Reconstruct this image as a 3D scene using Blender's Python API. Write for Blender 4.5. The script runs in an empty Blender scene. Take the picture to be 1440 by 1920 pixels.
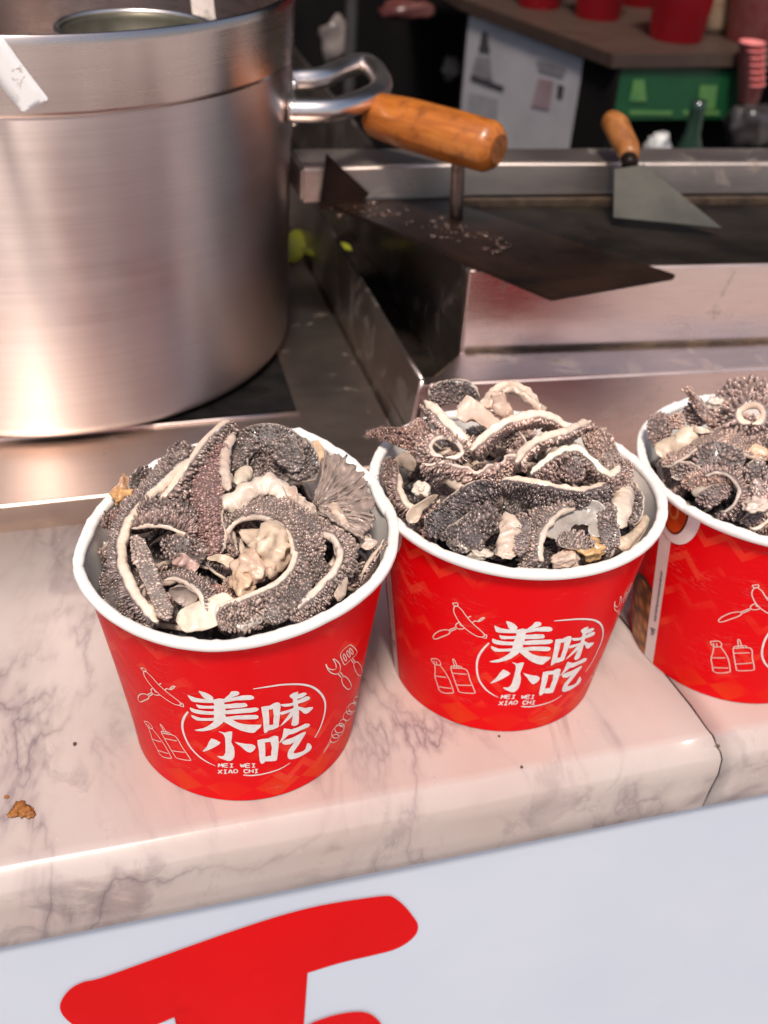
import bpy, bmesh, math, random
import numpy as np
from mathutils import Vector, Matrix, noise
from mathutils.geometry import tessellate_polygon
R = math.radians
S = bpy.context.scene
COL = S.collection
rng = np.random.default_rng(7)

# ------------------------------------------------------------------ camera
F, PITCH, ROLL, YAW, CZ = 2045.71, 0.61216, 0.064495, -0.307065, 0.39339
W, H = 1440, 1920
CAM = np.array([0, 0, CZ])
FW = np.array([-math.sin(YAW)*math.cos(PITCH), math.cos(YAW)*math.cos(PITCH), -math.sin(PITCH)])
_rt = np.array([math.cos(YAW), math.sin(YAW), 0]); _up = np.cross(_rt, FW)
RT = math.cos(ROLL)*_rt + math.sin(ROLL)*_up
UP = -math.sin(ROLL)*_rt + math.cos(ROLL)*_up
cd = bpy.data.cameras.new('camera'); cam = bpy.data.objects.new('camera', cd); COL.objects.link(cam)
cam.matrix_world = Matrix(((RT[0], UP[0], -FW[0], 0), (RT[1], UP[1], -FW[1], 0), (RT[2], UP[2], -FW[2], CZ), (0, 0, 0, 1)))
cd.sensor_fit = 'VERTICAL'; cd.sensor_height = 24; cd.lens = F/H*24
cd.clip_start = 0.02; cd.clip_end = 500
cd.dof.use_dof = True; cd.dof.focus_distance = 0.45; cd.dof.aperture_fstop = 6.5
S.camera = cam

# ------------------------------------------------------------------ light
SUN_AZ, SUN_EL = R(200), R(62)          # azimuth: direction the light comes FROM, measured from +Y clockwise
w = bpy.data.worlds.new('World'); S.world = w; w.use_nodes = True
nt = w.node_tree; bg = nt.nodes['Background']
sky = nt.nodes.new('ShaderNodeTexSky'); sky.sky_type = 'NISHITA'; sky.sun_disc = False
sky.sun_elevation = SUN_EL; sky.sun_rotation = SUN_AZ; sky.air_density = 1.0; sky.dust_density = 3.0
nt.links.new(sky.outputs[0], bg.inputs[0]); bg.inputs[1].default_value = 0.08
sd = bpy.data.lights.new('sun', 'SUN'); sun = bpy.data.objects.new('sun', sd); COL.objects.link(sun)
sd.energy = 2.9; sd.angle = R(9); sd.color = (1, .90, .80)
sdir = Vector((math.sin(SUN_AZ)*math.cos(SUN_EL), math.cos(SUN_AZ)*math.cos(SUN_EL), math.sin(SUN_EL)))
sun.rotation_euler = sdir.to_track_quat('Z', 'Y').to_euler()
sun.location = (0, -1, 3)
S.view_settings.view_transform = 'Standard'; S.view_settings.look = 'None'
S.view_settings.exposure = 0.55; S.view_settings.gamma = 1
S.view_settings.use_curve_mapping = False
S.cycles.max_bounces = 8; S.cycles.use_denoising = True

# ------------------------------------------------------------------ helpers
def ray(px, py):
    d = FW*F + RT*(px - W/2) - UP*(py - H/2)
    return d/np.linalg.norm(d)
def at(px, py, z):
    d = ray(px, py); return CAM + d*((z - CZ)/d[2])
def aty(px, py, y):
    d = ray(px, py); return CAM + d*(y/d[1])

def mk(name, V, faces, mat, parent=None, cols=None, uv=None, smooth=True):
    """V (n,3), faces: list of int arrays (m,3)/(m,4) or python lists of polygons"""
    me = bpy.data.meshes.new(name)
    V = np.asarray(V, dtype=np.float32)
    if isinstance(faces, tuple):
        idx = np.concatenate([f.ravel() for f in faces if len(f)])
        tot = np.concatenate([np.full(len(f), f.shape[1]) for f in faces if len(f)])
        st = np.concatenate([[0], np.cumsum(tot)[:-1]])
        me.vertices.add(len(V)); me.vertices.foreach_set('co', V.ravel())
        me.loops.add(len(idx)); me.loops.foreach_set('vertex_index', idx.astype(np.int32))
        me.polygons.add(len(tot)); me.polygons.foreach_set('loop_start', st.astype(np.int32))
        me.polygons.foreach_set('loop_total', tot.astype(np.int32))
        me.update(calc_edges=True)
    else:
        me.from_pydata([tuple(map(float, v)) for v in V], [], [list(map(int, f)) for f in faces])
    if smooth:
        me.polygons.foreach_set('use_smooth', np.ones(len(me.polygons), dtype=bool))
    if cols is not None:
        a = me.attributes.new('col', 'FLOAT_COLOR', 'POINT')
        c = np.ones((len(V), 4), dtype=np.float32); c[:, :3] = cols; a.data.foreach_set('color', c.ravel())
    if uv is not None:
        l = me.uv_layers.new(name='UVMap'); uvv = np.asarray(uv, dtype=np.float32)
        li = np.zeros(len(me.loops), dtype=np.int32); me.loops.foreach_get('vertex_index', li)
        l.data.foreach_set('uv', uvv[li].ravel())
    if mat: me.materials.append(mat)
    o = bpy.data.objects.new(name, me); COL.objects.link(o)
    if parent:
        o.parent = parent
    return o
def empty(name, loc=(0, 0, 0)):
    o = bpy.data.objects.new(name, None); COL.objects.link(o); o.location = loc; o.empty_display_size = .01
    return o
def tag(o, label=None, cat=None, group=None, kind=None):
    if label: o['label'] = label
    if cat: o['category'] = cat
    if group: o['group'] = group
    if kind: o['kind'] = kind
    return o
def bm_obj(name, bm, mat, parent=None, smooth=False):
    me = bpy.data.meshes.new(name); bm.to_mesh(me); bm.free()
    if smooth:
        me.polygons.foreach_set('use_smooth', np.ones(len(me.polygons), dtype=bool))
    me.materials.append(mat)
    o = bpy.data.objects.new(name, me); COL.objects.link(o)
    if parent: o.parent = parent
    return o
def prism(name, poly, z0, z1, mat, parent=None, bevel=0.0, seg=2):
    """vertical prism over an xy polygon"""
    bm = bmesh.new()
    vs = [bm.verts.new((p[0], p[1], z1 if len(p) < 3 else p[2])) for p in poly]
    f = bm.faces.new(vs)
    e = bmesh.ops.extrude_face_region(bm, geom=[f])
    for v in [g for g in e['geom'] if isinstance(g, bmesh.types.BMVert)]: v.co.z = z0
    bmesh.ops.recalc_face_normals(bm, faces=bm.faces)
    if bevel:
        bmesh.ops.bevel(bm, geom=list(bm.edges), offset=bevel, segments=seg, affect='EDGES', clamp_overlap=True)
    return bm_obj(name, bm, mat, parent)
def box(name, a, b, mat, parent=None, bevel=0.001):
    return prism(name, [(a[0], a[1]), (b[0], a[1]), (b[0], b[1]), (a[0], b[1])], a[2], b[2], mat, parent, bevel)
def slabq(name, quad, th, mat, parent=None, bevel=0.0):
    """plate from planar 3D polygon, thickened along its normal"""
    q = [Vector(p) for p in quad]
    n = (q[1]-q[0]).cross(q[2]-q[0]).normalized()
    bm = bmesh.new()
    a = [bm.verts.new(p + n*th/2) for p in q]; b = [bm.verts.new(p - n*th/2) for p in q]
    k = len(q)
    bm.faces.new(a); bm.faces.new(b[::-1])
    for i in range(k): bm.faces.new((a[i], b[i], b[(i+1) % k], a[(i+1) % k]))
    bmesh.ops.recalc_face_normals(bm, faces=bm.faces)
    if bevel: bmesh.ops.bevel(bm, geom=list(bm.edges), offset=bevel, segments=2, affect='EDGES', clamp_overlap=True)
    return bm_obj(name, bm, mat, parent)
def catmull(P, step):
    P = np.asarray(P, float)
    Q = np.vstack([2*P[0]-P[1], P, 2*P[-1]-P[-2]])
    out = []; par = []
    for i in range(1, len(Q)-2):
        p0, p1, p2, p3 = Q[i-1], Q[i], Q[i+1], Q[i+2]
        n = max(2, int(np.linalg.norm(p2[:3]-p1[:3])/step))
        t = np.linspace(0, 1, n, endpoint=False)[:, None]
        out.append(.5*((2*p1)+(-p0+p2)*t+(2*p0-5*p1+4*p2-p3)*t**2+(-p0+3*p1-3*p2+p3)*t**3)); par.append(i-1+t[:, 0])
    out.append(Q[-2][None]); par.append([len(P)-1.0])
    return np.vstack(out), np.concatenate(par)
def nrm(v): return v/np.maximum(np.linalg.norm(v, axis=-1, keepdims=True), 1e-12)
def grid_faces(n, m, closed=True):
    i = np.arange(n-1)[:, None]; j = np.arange(m if closed else m-1)[None]
    a = i*m+j; b = i*m+(j+1) % m
    return np.stack([a, b, b+m, a+m], -1).reshape(-1, 4)
def tube(name, pts, rad, mat, parent=None, k=12, step=.004, cap=True, rads=None):
    P, par = catmull(pts, step)
    t = nrm(np.gradient(P, axis=0)); n = np.zeros_like(P)
    ref = np.array([0, 0, 1.]) if abs(t[0, 2]) < .9 else np.array([1., 0, 0])
    cur = nrm(ref - t[0]*(ref@t[0]))
    for i in range(len(P)):
        cur = nrm(cur - t[i]*(cur@t[i])); n[i] = cur
    b = np.cross(t, n); th = np.linspace(0, 2*np.pi, k, endpoint=False)
    rr = np.full(len(P), rad) if rads is None else np.interp(par, np.arange(len(rads)), rads)
    V = P[:, None]+rr[:, None, None]*(np.cos(th)[None, :, None]*n[:, None]+np.sin(th)[None, :, None]*b[:, None])
    V = V.reshape(-1, 3); fs = [grid_faces(len(P), k)]
    if cap:
        c0 = len(V); V = np.vstack([V, P[:1], P[-1:]]); j = np.arange(k); m = (len(P)-1)*k
        fs.append(np.stack([(j+1) % k, j, np.full(k, c0)], -1)); fs.append(np.stack([m+j, m+(j+1) % k, np.full(k, c0+1)], -1))
    return mk(name, V, tuple(fs), mat, parent)
def lathe(name, prof, mat, parent=None, n=96, loc=(0, 0, 0), uvs=False, capends=False):
    prof = np.asarray(prof, float); th = np.linspace(0, 2*np.pi, n, endpoint=False)
    V = np.stack([prof[:, None, 0]*np.cos(th), prof[:, None, 0]*np.sin(th), prof[:, None, 1]+0*th], -1).reshape(-1, 3)+np.array(loc)
    fs = grid_faces(len(prof), n)
    return mk(name, V, (fs,), mat, parent)

# ------------------------------------------------------------------ materials
def mat(name, base=(.8, .8, .8), rough=.5, metal=0.0, spec=.5, coat=0.0, sss=0.0):
    m = bpy.data.materials.new(name); m.use_nodes = True
    b = m.node_tree.nodes['Principled BSDF']
    b.inputs['Base Color'].default_value = (*base, 1); b.inputs['Roughness'].default_value = rough
    b.inputs['Metallic'].default_value = metal; b.inputs['Specular IOR Level'].default_value = spec
    b.inputs['Coat Weight'].default_value = coat; b.inputs['Coat Roughness'].default_value = .12
    if sss:
        b.inputs['Subsurface Weight'].default_value = sss; b.inputs['Subsurface Radius'].default_value = (1, .5, .3)
        b.inputs['Subsurface Scale'].default_value = .002
    return m
class N:
    def __init__(s, m): s.t = m.node_tree; s.b = s.t.nodes['Principled BSDF']
    def new(s, typ, **k):
        n = s.t.nodes.new('ShaderNode'+typ)
        for a, v in k.items(): setattr(n, a, v)
        return n
    def link(s, a, b): s.t.links.new(a, b)
    def coord(s, kind='Object', scale=(1, 1, 1), rot=(0, 0, 0)):
        c = s.new('TexCoord'); m = s.new('Mapping'); m.inputs['Scale'].default_value = scale; m.inputs['Rotation'].default_value = rot
        s.link(c.outputs[kind], m.inputs[0]); return m.outputs[0]
    def noise(s, vec, scale, detail=5, rough=.55, dist=0):
        n = s.new('TexNoise'); s.link(vec, n.inputs['Vector']); n.inputs['Scale'].default_value = scale
        n.inputs['Detail'].default_value = detail; n.inputs['Roughness'].default_value = rough; n.inputs['Distortion'].default_value = dist
        return n.outputs['Fac']
    def ramp(s, fac, stops):
        r = s.new('ValToRGB'); e = r.color_ramp.elements
        while len(e) < len(stops): e.new(.5)
        for x, (p, c) in zip(e, stops):
            x.position = p; x.color = (*c, 1) if isinstance(c, tuple) else (c, c, c, 1)
        s.link(fac, r.inputs[0]); return r.outputs[0]
    def math(s, op, a, b=None, c=None):
        n = s.new('Math', operation=op)
        for i, v in enumerate((a, b, c)):
            if v is None: continue
            if hasattr(v, 'links'): s.link(v, n.inputs[i])
            else: n.inputs[i].default_value = v
        return n.outputs[0]
    def mix(s, fac, a, b, mode='MIX'):
        n = s.new('Mix', data_type='RGBA', blend_type=mode)
        for i, v in ((0, fac), (6, a), (7, b)):
            if hasattr(v, 'links'): s.link(v, n.inputs[i])
            else: n.inputs[i].default_value = v if i == 0 else (*v, 1)
        return n.outputs[2]
    def bump(s, h, strength=.3, dist=.001):
        n = s.new('Bump'); n.inputs['Strength'].default_value = strength; n.inputs['Distance'].default_value = dist
        s.link(h, n.inputs['Height']); s.link(n.outputs[0], s.b.inputs['Normal']); return n

def steel(name, base=(.60, .55, .53), rough=.3, stretch=(1, 1, 1), dirt=0.0, dirtcol=(.10, .06, .035), aniso=0.0, brush=260, kind='Object', radial=False, bstr=.12):
    m = mat(name, base, rough, 1.0); n = N(m)
    v = n.coord(kind, stretch); f = n.noise(v, brush, 4, .6)
    v2 = n.coord('Object'); g = n.noise(v2, 14, 5, .6)
    rr = n.math('ADD', n.math('MULTIPLY', f, .08), n.math('MULTIPLY_ADD', g, .22, rough-.15)); n.link(rr, n.b.inputs['Roughness'])
    c = n.mix(n.ramp(f, [(.3, 0.0), (.7, 1.0)]), tuple(x*.90 for x in base), base)
    if dirt:
        d = n.noise(v2, 26, 8, .7, .6); mask = n.ramp(d, [(.62-.25*dirt, 0.0), (.72, 1.0)])
        c = n.mix(mask, c, dirtcol); n.link(n.math('SUBTRACT', 1.0, n.math('MULTIPLY', mask, .8)), n.b.inputs['Metallic'])
    n.link(c, n.b.inputs['Base Color'])
    if aniso:
        n.b.inputs['Anisotropic'].default_value = aniso; n.b.inputs['Anisotropic Rotation'].default_value = .25
        if radial:
            t = n.new('Tangent', direction_type='RADIAL', axis='Z'); n.link(t.outputs[0], n.b.inputs['Tangent'])
    n.bump(f, bstr, .0004)
    return m

def marble():
    m = mat('marble', (.7, .6, .56), .22, 0, .5); n = N(m)
    v = n.coord('Object', (1, 1, 1), (0, 0, R(22)))
    big = n.noise(v, 5, 4, .5); warm = n.ramp(big, [(.35, (.43, .335, .305)), (.52, (.47, .395, .365)), (.68, (.43, .325, .30))])
    v3 = n.coord('Object', (1, 1, 1), (0, 0, R(-50)))
    pk = n.noise(v3, 9, 5, .6); warm = n.mix(n.ramp(pk, [(.56, 0.0), (.74, .30)]), warm, (.54, .33, .27))
    vv = n.coord('Object', (1.0, .42, .6), (0, 0, R(-24)))
    a = n.noise(vv, 9, 5, .55, 1.3)
    vein = n.ramp(n.math('ABSOLUTE', n.math('SUBTRACT', a, .5)), [(0.0, 1.0), (.008, .6), (.03, .18), (.06, 0.0)])
    msk = n.ramp(n.noise(v, 9, 4, .6), [(.42, .12), (.60, 1.0)])
    c = n.mix(n.math('MULTIPLY', n.math('MULTIPLY', vein, msk), .8), warm, (.16, .115, .13))
    vb = n.coord('Object', (1.0, .5, .8), (0, 0, R(-35)))
    a2 = n.noise(vb, 34, 7, .64, 1.2)
    msk2 = n.ramp(n.noise(v, 12, 3, .5), [(.44, 0.0), (.58, 1.0)])
    blot = n.ramp(a2, [(.52, 0.0), (.60, .55), (.72, 1.0)])
    c = n.mix(n.math('MULTIPLY', n.math('MULTIPLY', blot, msk2), .6), c, (.15, .11, .12))
    sp = n.noise(v, 420, 2, .5); c = n.mix(n.ramp(sp, [(.70, 0.0), (.76, .35)]), c, (.32, .24, .22))
    n.link(c, n.b.inputs['Base Color'])
    n.link(n.math('MULTIPLY_ADD', n.noise(v, 60, 5, .6), .2, .14), n.b.inputs['Roughness'])
    n.bump(n.noise(v, 90, 4, .6), .06, .0006)
    return m

def attr_mat(name, rough=.38, sss=.12, coat=.25, bs=.25, bscale=900, spec=.5, jit=.25):
    m = mat(name, (.5, .5, .5), rough, 0, spec, coat, sss); n = N(m)
    a = n.new('Attribute', attribute_name='col')
    v = n.coord('Object'); f = n.noise(v, bscale, 4, .6); g = n.noise(v, 160, 4, .6)
    c = n.mix(n.ramp(g, [(.3, 0.0), (.7, 1.0)]), (1-jit,)*3, (1+jit*.6, 1+jit*.55, 1+jit*.5)); c = n.mix(1.0, a.outputs['Color'], c, 'MULTIPLY')
    n.link(c, n.b.inputs['Base Color'])
    n.link(n.math('MULTIPLY_ADD', f, .3, rough-.15), n.b.inputs['Roughness'])
    n.bump(f, bs, .0006)
    return m

def red_paper():
    m = mat('red_paper', (.7, .006, .008), .42, 0, .06); n = N(m)
    uv = n.new('UVMap'); sx = n.new('SeparateXYZ'); n.link(uv.outputs[0], sx.inputs[0])
    u, v = sx.outputs[0], sx.outputs[1]
    zz = n.math('PINGPONG', n.math('MULTIPLY', u, 22), .5)
    h = n.math('ADD', v, n.math('MULTIPLY', zz, -.16))
    band = n.math('PINGPONG', n.math('MULTIPLY', h, 5.2), .5)
    z1 = n.ramp(band, [(.36, 0.0), (.39, 1.0)])
    oc = n.coord('Object')
    msk = n.ramp(n.noise(oc, 28, 3, .5), [(.47, 0.0), (.60, 1.0)])
    c = n.mix(n.math('MULTIPLY', n.math('MULTIPLY', z1, msk), .9), (.72, .003, .006), (.78, .045, .022))
    # orange lozenges printed round the foot
    lz = n.math('ADD', n.math('PINGPONG', n.math('MULTIPLY', u, 15), .5), n.math('PINGPONG', n.math('MULTIPLY', v, 6.5), .5))
    lm = n.ramp(lz, [(.50, 0.0), (.53, 1.0)])
    foot = n.ramp(n.math('ADD', v, n.math('MULTIPLY', n.noise(oc, 30, 3, .5), .2)), [(.18, 1.0), (.30, 0.0)])
    c = n.mix(n.math('MULTIPLY', n.math('MULTIPLY', n.math('MULTIPLY', lm, foot), n.ramp(n.noise(oc, 22, 3, .5), [(.4, .15), (.6, 1.0)])), .6), c, (.72, .075, .01))
    n.link(c, n.b.inputs['Base Color'])
    # short horizontal paper creases
    uvm = n.new('Mapping'); n.link(uv.outputs[0], uvm.inputs[0]); uvm.inputs['Scale'].default_value = (10, 20, 1); uvm.inputs['Rotation'].default_value = (0, 0, .18)
    cr = n.noise(uvm.outputs[0], 1.5, 4, .55, .5)
    crease = n.ramp(n.math('ABSOLUTE', n.math('SUBTRACT', cr, .5)), [(0.0, 1.0), (.012, 0.0)])
    cm = n.ramp(n.noise(oc, 34, 3, .5), [(.55, 0.0), (.66, 1.0)])
    cz = n.math('MULTIPLY', crease, cm)
    n.link(n.mix(n.math('MULTIPLY', cz, .5), c, (.80, .16, .14)), n.b.inputs['Base Color'])
    hgt = n.math('ADD', n.math('MULTIPLY', cz, -.9), n.math('MULTIPLY', n.noise(oc, 70, 3, .5), .8))
    n.bump(hgt, .55, .0008)
    n.link(n.math('MULTIPLY_ADD', n.noise(oc, 120, 4, .6), .18, .27), n.b.inputs['Roughness'])
    return m

def noisy(name, a, b, scale=30, rough=.5, metal=0.0, bs=.1, spec=.5, detail=5, stretch=(1, 1, 1), lo=.35, hi=.65, bd=.0008):
    m = mat(name, a, rough, metal, spec); n = N(m)
    v = n.coord('Object', stretch); f = n.noise(v, scale, detail, .6)
    n.link(n.mix(n.ramp(f, [(lo, 0.0), (hi, 1.0)]), a, b), n.b.inputs['Base Color'])
    n.link(n.math('MULTIPLY_ADD', f, .2, rough-.1), n.b.inputs['Roughness'])
    if bs: n.bump(f, bs, bd)
    return m

M = {}
M['marble'] = marble()
M['red'] = red_paper()
M['white_paper'] = noisy('white_paper', (.83, .795, .765), (.76, .72, .685), 35, .45, 0, .12)
M['white_ink'] = noisy('white_ink', (.80, .76, .74), (.70, .64, .62), 300, .45, 0, .05)
M['pink_ink'] = noisy('pink_ink', (.80, .66, .58), (.76, .58, .50), 400, .45, 0, .0)
M['black_ink'] = mat('black_ink', (.03, .03, .035), .5)
M['pap'] = attr_mat('papillae', .32, .12, .8, .2, 1100, .5, .3)
M['flesh'] = attr_mat('flesh', .42, .25, .22, .6, 420, .5, .22)
M['pot'] = steel('pot_steel', (.76, .64, .60), .38, (1, 1, 70), 0, aniso=.85, brush=9, radial=True, bstr=.012)
M['pot_band'] = steel('pot_band_steel', (.66, .555, .515), .27, (1, 1, 60), 0, aniso=.6, brush=9, radial=True, bstr=.012)
M['steel_top'] = steel('worktop_steel', (.60, .50, .44), .36, (1, 26, 1), .14, brush=30)
M['steel_clean'] = steel('griddle_steel', (.80, .665, .62), .30, (1, 20, 30), .20, brush=22)
M['steel_rail'] = steel('rail_steel', (.74, .64, .58), .40, (1, 20, 30), .18, (.20, .12, .07), brush=22)
M['steel_dull'] = steel('trough_steel', (.42, .36, .325), .36, (24, 1, 10), .38, (.035, .025, .018), brush=22)
M['chrome'] = steel('handle_steel', (.84, .76, .72), .32, (1, 1, 1), 0, brush=60, bstr=.03)
M['iron'] = noisy('seasoned_iron', (.006, .005, .0045), (.018, .013, .010), 35, .5, 0, .2, .10)
M['rust_iron'] = noisy('greasy_blade', (.005, .0038, .0035), (.020, .010, .007), 22, .34, 0, .3, .16, 8)
M['grime'] = noisy('grime', (.03, .02, .014), (.08, .05, .03), 90, .5, 0, .4)
M['black'] = noisy('black_enamel', (.005, .005, .005), (.012, .011, .011), 60, .45, 0, .1, .12)
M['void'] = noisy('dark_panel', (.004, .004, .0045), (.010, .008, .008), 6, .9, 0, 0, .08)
M['wood'] = None
def wood():
    m = mat('orange_wood', (.5, .2, .05), .36, 0, .4, .2); n = N(m)
    v = n.coord('Object', (6, 60, 60)); f = n.noise(v, 3, 6, .6, .8)
    c = n.ramp(f, [(.25, (.22, .055, .009)), (.5, (.42, .125, .02)), (.75, (.52, .19, .038))])
    d = n.noise(n.coord('Object'), 70, 6, .7); c = n.mix(n.ramp(d, [(.50, 0.0), (.70, .85)]), c, (.15, .045, .012))
    n.link(c, n.b.inputs['Base Color']); n.bump(f, .2, .0006); return m
M['wood'] = wood()
M['banner'] = noisy('banner_vinyl', (.50, .55, .635), (.54, .58, .66), 7, .5, 0, .05, .25, 3)
M['banner_red'] = noisy('banner_red', (.62, .002, .004), (.56, .002, .003), 9, .5, 0, .04, .06)
M['paving'] = noisy('street_paving', (.16, .14, .13), (.62, .57, .54), 2.2, .8, 0, .2, .3, 3, (1.6, .5, 1), .42, .56)
M['crumb'] = noisy('crumb', (.36, .14, .03), (.20, .07, .015), 400, .6, 0, .5)
M['dark_print'] = mat('dark_print', (.05, .045, .05), .5)
M['grey_print'] = noisy('poster_paper', (.42, .40, .42), (.34, .32, .34), 14, .5, 0, 0)
M['green'] = noisy('green_board', (.004, .05, .018), (.006, .065, .022), 20, .4, 0, 0)
M['shelf'] = noisy('shelf_board', (.035, .02, .015), (.055, .032, .023), 25, .5, 0, .1, .5, 5, (1, 6, 1))
M['bgred'] = noisy('shelf_cup_red', (.75, .008, .02), (.70, .02, .04), 40, .4, 0, 0)
M['yellow'] = noisy('yellow_leaf', (.20, .20, .012), (.13, .14, .012), 60, .5, 0, .3)
M['sticker'] = None
def stick():
    m = mat('worn_white', (.8, .78, .76), .4); n = N(m); v = n.coord('Object')
    d = n.noise(v, 130, 7, .7, .5); c = n.mix(n.ramp(d, [(.60, 0.0), (.68, 1.0)]), (.80, .78, .77), (.30, .20, .15)); n.link(c, n.b.inputs['Base Color']); n.bump(d, .15, .0005); return m
M['sticker'] = stick()
def food(name, cols, sc):
    m = mat(name, cols[0], .42); n = N(m); v = n.coord('Object'); vo = n.new('TexVoronoi'); vo.inputs['Scale'].default_value = sc; n.link(v, vo.inputs['Vector'])
    c = n.ramp(vo.outputs['Distance'], [(.1, cols[0]), (.35, cols[1]), (.65, cols[2])]); n.link(c, n.b.inputs['Base Color']); return m
M['foodbowl'] = food('printed_bowl', ((.62, .36, .10), (.42, .18, .04), (.13, .06, .015)), 130)
M['snack'] = noisy('printed_snack', (.58, .08, .01), (.36, .03, .006), 60, .42, 0, 0)
M['snack_dark'] = mat('printed_snack_edge', (.10, .025, .012), .42)
M['leaf_dark'] = mat('printed_leaf', (.03, .045, .015), .42)

# ------------------------------------------------------------------ setting
Z_ST = .019
g = mk('ground', [(-40, -40, -.9), (40, -40, -.9), (40, 40, -.9), (-40, 40, -.9)], [[0, 1, 2, 3]], M['paving'], smooth=False)
tag(g, kind='structure', label='grey street paving around the stall')
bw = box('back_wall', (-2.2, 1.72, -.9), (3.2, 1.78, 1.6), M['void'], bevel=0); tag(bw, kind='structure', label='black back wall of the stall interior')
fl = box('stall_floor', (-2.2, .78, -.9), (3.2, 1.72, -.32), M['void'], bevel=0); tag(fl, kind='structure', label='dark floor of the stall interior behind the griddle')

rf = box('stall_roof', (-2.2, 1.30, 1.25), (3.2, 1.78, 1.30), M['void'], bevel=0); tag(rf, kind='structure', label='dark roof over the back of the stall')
# marble counter: two slabs with a rounded front edge and a dark joint
YE, TK, YB = .3081, .0459, .5575
root = empty('marble_counter', (0, YE, 0))
tag(root, 'pinkish veined marble counter top with a rounded front edge', 'counter')
def slab(name, x0f, x1f, seed):
    # cross-section (y,z) with bullnose on the top front edge
    r = .0088
    prof = [(YB, -TK), (YE+.002, -TK), (YE, -TK+.002), (YE, -TK+.015), (YE, -TK+.026)]
    prof += [(YE+.25*(r-r*math.cos(a))+.75*r*q_, -r+.25*r*math.sin(a)+.75*r*q_) for q_, a in zip(np.linspace(0, 1, 9), np.linspace(0, math.pi/2, 9))]
    prof += [(YE+r+.004, 0), (YE+.03, 0), (YE+.06, 0), (YE+.1, 0), (YE+.16, 0), (YB, 0)]
    prof = np.array(prof); k = len(prof)
    def end(fn): return np.array([(fn(y, z), y, z) for y, z in prof])
    xs = np.linspace(0, 1, 60)
    A, B = end(x0f), end(x1f)
    V = (A[None]*(1-xs[:, None, None])+B[None]*xs[:, None, None]).reshape(-1, 3)
    # slightly hand-ground wobble of the edge
    for v in V:
        if v[1] < YE+.02 and v[2] > -.02:
            v[2] += .0007*noise.noise((v[0]*22, seed, 0))-.0002; v[1] += .0006*noise.noise((v[0]*30, 5+seed, 0))
    V -= np.array([0, YE, 0])
    f = grid_faces(len(xs), k)
    caps = [list(range(k)), list(range((len(xs)-1)*k, len(xs)*k))[::-1]]
    o = mk(name, V, [list(q) for q in f]+caps, M['marble'], root)
    return o
def jx(y, z):
    b = .2795 + (.281-.2795)*0
    return b - .07*max(0, y-.31)*1.0 + .0011*noise.noise((y*60, z*60, 3.3)) + (.003 if z < -.004 else 0)*min(1, -z*60) - (.0035 if z < -.02 else 0)*min(1, (-z-.02)*50)
slab('slab', lambda y, z: -1.2, lambda y, z: jx(y, z)-.0004-.0004*abs(noise.noise((y*140, z*150, 1))), 1.0)
slab('slab', lambda y, z: jx(y, z)+.0004+.0007*abs(noise.noise((y*150, z*160, 9))), lambda y, z: 1.1, 4.0)
jv = []
for y, z in [(YB, -.002), (.45, -.0015), (.4, -.0015), (.36, -.0015), (.33, -.0015), (.3185, -.0015), (.3125, -.0035), (.3098, -.008), (.3096, -.02), (.3096, -.03), (.3096, -.0455)]:
    for s in (-.0016, .0016): jv.append((jx(y, z)+s, y-YE, z))
mk('joint_filler', jv, [[2*i, 2*i+1, 2*i+3, 2*i+2] for i in range(10)], M['grime'], root)
# white vinyl banner hung on the counter front, with the top of a red character
YBN = .3145
ban = empty('banner', (0, YBN, -.9))
tag(ban, 'white vinyl banner with a large red character under the marble counter', 'banner')
nb = 120; xs = np.linspace(-1.2, 1.1, nb); zs = np.linspace(-.895, -.0462, 44)
V = np.array([(x, .0012*noise.noise((x*5, z*5, 0)), z+.9) for z in zs for x in xs])
mk('sheet', V, (grid_faces(44, nb, False),), M['banner'], ban)
def flat_poly(name, polys, yoff, mm, parent):
    bm = bmesh.new()
    for k, p in enumerate(polys):
        pts = [aty(a, b, YBN) for a, b in p]
        bm.faces.new([bm.verts.new((q[0], 0, q[2]+.9)) for q in pts])
    bmesh.ops.triangulate(bm, faces=bm.faces)
    for _ in range(3):
        le = [e for e in bm.edges if e.calc_length() > .012]
        if not le: break
        bmesh.ops.subdivide_edges(bm, edges=le, cuts=1); bmesh.ops.triangulate(bm, faces=bm.faces)
    for v in bm.verts: v.co.y = yoff + .0012*noise.noise((v.co.x*5, (v.co.z-.9)*5, 0))
    bm.normal_update()
    for f in bm.faces:
        if f.normal.y > 0: f.normal_flip()
    return bm_obj(name, bm, mm, parent, False)
def dense(p, n=4):
    P = [np.array((*q, 0.0)) for q in p]; P.append(P[0]); out = []
    P2 = np.array(P); Q = np.vstack([P2[-2], P2, P2[1]])
    for i in range(1, len(Q)-2):
        p0, p1, p2, p3 = Q[i-1], Q[i], Q[i+1], Q[i+2]
        for t in np.linspace(0, 1, n, endpoint=False):
            out.append((.5*((2*p1)+(-p0+p2)*t+(2*p0-5*p1+4*p2-p3)*t**2+(-p0+3*p1-3*p2+p3)*t**3))[:2])
    return [tuple(q) for q in out]
top = [(112, 1886), (118, 1866), (134, 1848), (158, 1836), (190, 1829), (300, 1790), (420, 1748), (520, 1716), (600, 1696), (680, 1683), (722, 1678), (738, 1681), (758, 1697), (776, 1719), (783, 1732), (780, 1748), (764, 1764), (738, 1778), (700, 1788), (640, 1802), (590, 1817), (556, 1829),
       (563, 1840), (566, 1860), (562, 1900), (556, 1960), (545, 2050), (360, 2050), (372, 1960), (378, 1886), (340, 1898), (276, 1925), (220, 1945), (160, 1930), (125, 1908)]
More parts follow.
